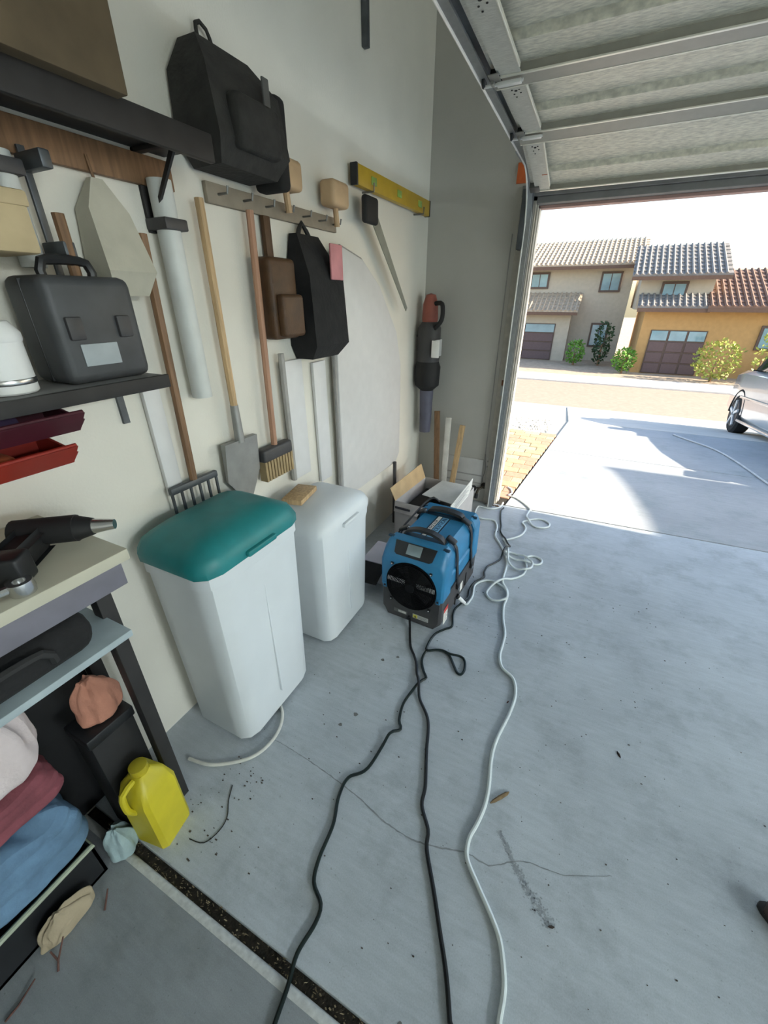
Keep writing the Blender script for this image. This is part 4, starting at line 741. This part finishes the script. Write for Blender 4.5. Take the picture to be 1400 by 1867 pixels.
shrub('bright green rounded bush at the right edge behind the parked car', 6.75, 21.2, -1.3, (1.1, .6, .6), GRN, 5, n=800)
shrub('pale leafy young tree before the window of the tan house', 5.35, 20.2, -1.3, (.28, .3, .95), YGR, 6, 'tree', 'young_tree', 160)
# houses across the street
CREAM = mat('cream_stucco', (.46, .41, .33), .9, var=.05, scale=6); ORST = mat('orange_tan_stucco', (.46, .28, .115), .9, var=.06, scale=6); TILE = mat('buff_roof_tile', (.42, .34, .25), .85, var=.2, scale=9); TILEG = mat('grey_roof_tile', (.21, .195, .18), .85, var=.2, scale=9)
GDB = mat('brown_garage_paint', (.115, .075, .075), .6, var=.06); FASC = mat('brown_fascia', (.13, .075, .05), .7); GLASS = mat('blue_window_glass', (.20, .33, .38), .08, var=.15, scale=2, spec=.8); FRM = mat('window_frame_brown', (.10, .065, .05), .6)
def tileroof(parent, x0, x1, y0, y1, z0, z1, mt, n=9, name='roof'):
    """pitched plane of stepped tile courses rising from the front eave to the ridge, with rounded tile rows"""
    m = MB()
    for i in range(n):
        a, b = i/n, (i+1)/n; ya, yb = y0+(y1-y0)*a, y0+(y1-y0)*b; za, zb = z0+(z1-z0)*a, z0+(z1-z0)*b
        m.prism([(x0, ya-.06, za+.05), (x0, yb, zb+.03), (x0, yb, zb-.06), (x0, ya-.06, za-.04)], (x1-x0, 0, 0))
    r = obj(name, m, mt, parent, False); obj('fascia', MB().box((x0, y0-.10, z0-.16), (x1, y0-.05, z0-.02)), FASC, r, False)
    m = MB(); k = int((x1-x0)/.22)
    for i in range(k): m.cyl((x0+.11+.22*i, y0-.07, z0+.05), (x0+.11+.22*i, y1, z1+.05), .05, n=6)
    obj('tile_row', m, mt, r, True, 'stuff'); return r
def window(parent, x, z, w, h, y):
    f = obj('window', MB().box((x-w/2-.07, y-.05, z-h/2-.07), (x+w/2+.07, y+.02, z+h/2+.07), .01), FRM, parent, False)
    for i in range(2): obj('pane', MB().box((x-w/2+i*w/2+.02, y-.065, z-h/2+.02), (x-w/2+(i+1)*w/2-.02, y-.045, z+h/2-.02)), GLASS, f, False)
def gdoor(parent, x0, x1, z0, z1, y):
    d = obj('garage_door', MB().box((x0, y-.02, z0), (x1, y+.02, z1)), FRM, parent, False); n = 4
    for i in range(n):
        for j in range(3):
            xa = x0+(x1-x0)*j/3; xb = x0+(x1-x0)*(j+1)/3; za = z0+(z1-z0)*i/n; zb = z0+(z1-z0)*(i+1)/n
            obj('panel', MB().box((xa+.04, y-.045, za+.03), (xb-.04, y-.015, zb-.03), .008, 1), GLASS if i == n-1 else GDB, d, False)
a = thing('house', 'cream two-storey house with buff tile roofs and a brown garage door across the street', 'house', (0, 25.5, -1.3))
obj('wall', MB().box((-14, 0, 0), (.7, 6, 4.3)), CREAM, a, False); obj('wall', MB().box((-8.5, -.9, 0), (-1.7, .1, 2.3)), CREAM, a, False)
tileroof(a, -8.9, -1.4, -1.35, .4, 2.35, 3.35, TILE, 7, 'lower_roof'); tileroof(a, -14.4, 1.1, -.55, 3.2, 4.35, 5.7, TILE, 10)
gdoor(a, -6.9, -2.35, .02, 1.78, -.92); window(a, -.25, 3.65, .8, .75, -.02); window(a, -3.6, 3.75, .8, .6, -.02); window(a, -.3, 1.25, .7, 1.0, -.02); window(a, -6.2, 3.75, .8, .6, -.02)
c = thing('house', 'orange tan house with a grey tile roof and brown garage door, across the street', 'house', (0, 22.0, -1.3))
obj('wall', MB().box((1.35, 0, 0), (12, 6, 2.55)), ORST, c, False); obj('wall', MB().box((.95, .6, 2.5), (3.55, 6, 3.8)), CREAM, c, False)
tileroof(c, .55, 3.95, .1, 3.0, 3.75, 5.0, TILEG, 8); tileroof(c, 3.4, 12.5, -.5, 3.0, 2.62, 4.0, mat('brown_roof_tile', (.20, .12, .085), .85, var=.2, scale=9), 9, 'lower_roof'); tileroof(c, 1.0, 3.5, -.45, .6, 2.6, 3.05, TILEG, 4, 'porch_roof')
gdoor(c, 1.75, 3.75, .02, 1.75, -.02); window(c, 5.85, 1.55, .75, .75, -.02); window(c, 8.2, 1.6, 1.0, .8, -.02); window(c, 2.2, 3.2, .8, .55, .58)
# wing of this house to the right of the garage doors, outside the frame; its wall and sloping eave shade the driveway
t_ = math.tan(R(SUN_EL)); XW = 8.2
wg = struct('wing_wall', MB().prism([(XW, OY, -.1), (XW, 5.07, -.1), (XW, 5.07, (XW-.28)*t_), (XW, 4.9, (XW-.38)*t_), (XW, 4.5, (XW-.50)*t_), (XW, 3.95, (XW-.62)*t_), (XW, OY, (XW-.67)*t_)], (3, 0, 0)), STUC)
# parked silver car, mostly beyond the right edge of the frame
CARP = mat('silver_car_paint', (.50, .53, .56), .28, .5, var=.02, coat=1.); CGL = mat('car_glass', (.012, .014, .016), .05, var=.1, spec=.8); TYRE = mat('tyre_rubber', (.012, .012, .012), .85, var=.2)
car = thing('car', 'silver sedan parked on the driveway beyond the right door post, nose towards the garage', 'car', (3.05, 4.80, 0), 0); car.rotation_euler = (R(-5.5), 0, 0)
def csec(y, w, zb, zs, zt, wt):   # half width, sill, shoulder height, top, top half width
    h = [(w*.92, zb), (w, zb+.12), (w, (zb+zs)/2), (w*.985, zs), (wt, zt)]
    return [(x, y, z) for x, z in h]+[(-x, y, z) for x, z in h[::-1]]
obj('body', MB().loft([csec(.0, .60, .34, .46, .52, .46), csec(.08, .74, .26, .52, .60, .60), csec(.3, .84, .21, .62, .71, .70), csec(.75, .88, .20, .75, .83, .74), csec(1.2, .90, .20, .84, .91, .76), csec(1.45, .90, .20, .87, .94, .77), csec(2.6, .90, .20, .90, .95, .78), csec(3.8, .90, .22, .92, .97, .78), csec(4.35, .86, .26, .88, .96, .74), csec(4.55, .76, .34, .70, .80, .64)]), CARP, car)
obj('cabin', MB().loft([csec(1.38, .80, .86, .90, .93, .74), csec(2.05, .78, .86, 1.25, 1.34, .60), csec(2.7, .78, .86, 1.33, 1.43, .60), csec(3.3, .78, .86, 1.28, 1.38, .58), csec(4.0, .76, .86, .93, .98, .66)]), CGL, car)
obj('roof_panel', MB().loft([[(s*.60, y, z) for s in (-1, 1)]+[(s*.55, y, z+.03) for s in (1, -1)] for y, z in ((2.02, 1.335), (2.7, 1.432), (3.28, 1.382))]), CARP, car)
for s in (-1, 1):
    obj('pillar', MB().tube([(s*.775, 1.42, .92), (s*.61, 2.05, 1.345)], .028, 8), CARP, car); obj('pillar', MB().tube([(s*.775, 2.75, .92), (s*.62, 2.72, 1.42)], .03, 8), BLACK, car)
    obj('mirror', MB().box((s*.98-.09, 1.58, .93), (s*.98+.09, 1.70, 1.06), .03, 3), CARP, car); obj('headlight', MB().box((s*.66-.12, .02, .56), (s*.66+.10, .22, .68), .03, 3), mat('headlight_lens', (.7, .72, .75), .08, spec=.8), car)
    obj('sill_strip', MB().box((s*.895-.012, 1.25, .22), (s*.895+.012, 3.4, .26), .006), mat('sill_chrome', (.7, .7, .7), .25, .8), car); obj('door_moulding', MB().box((s*.90-.008, 1.2, .56), (s*.90+.008, 3.6, .60), .004), CARP, car)
    for y in (.92, 3.62):
        w = obj('wheel', MB().lathe([(.10, -.10), (.28, -.10), (.315, -.07), (.315, .07), (.28, .10), (.10, .10)], n=28, mtx=Matrix.Translation((s*.80, y, .316)) @ Matrix.Rotation(R(90), 4, 'Y')), TYRE, car)
        obj('hub_cap', MB().lathe([(.0, -.105), (.2, -.105), (.21, -.09), (.21, .09), (.2, .105), (0, .105)], n=20, mtx=Matrix.Translation((s*.80, y, .316)) @ Matrix.Rotation(R(90), 4, 'Y')), mat('wheel_recess', (.05, .05, .055), .5, .5), w)
        for k in range(5): obj('spoke', MB().box((s*.80+s*.104, -.022, .03), (s*.80+s*.118, .022, .205), .004, mtx=Matrix.Translation((0, y, .316)) @ Matrix.Rotation(k*2*math.pi/5, 4, 'X')), ALU, w); obj('wheel_arch', MB().tube([(s*.885, y+.36*math.cos(a), .316+.36*math.sin(a)) for a in [i*math.pi/10 for i in range(11)]], .02, 6), BLACKM, car)
obj('bumper_strip', MB().box((-.60, -.012, .40), (.60, .03, .47), .01), BLACK, car); obj('grille', MB().box((-.34, -.006, .50), (.34, .06, .58), .01), BLACKM, car)
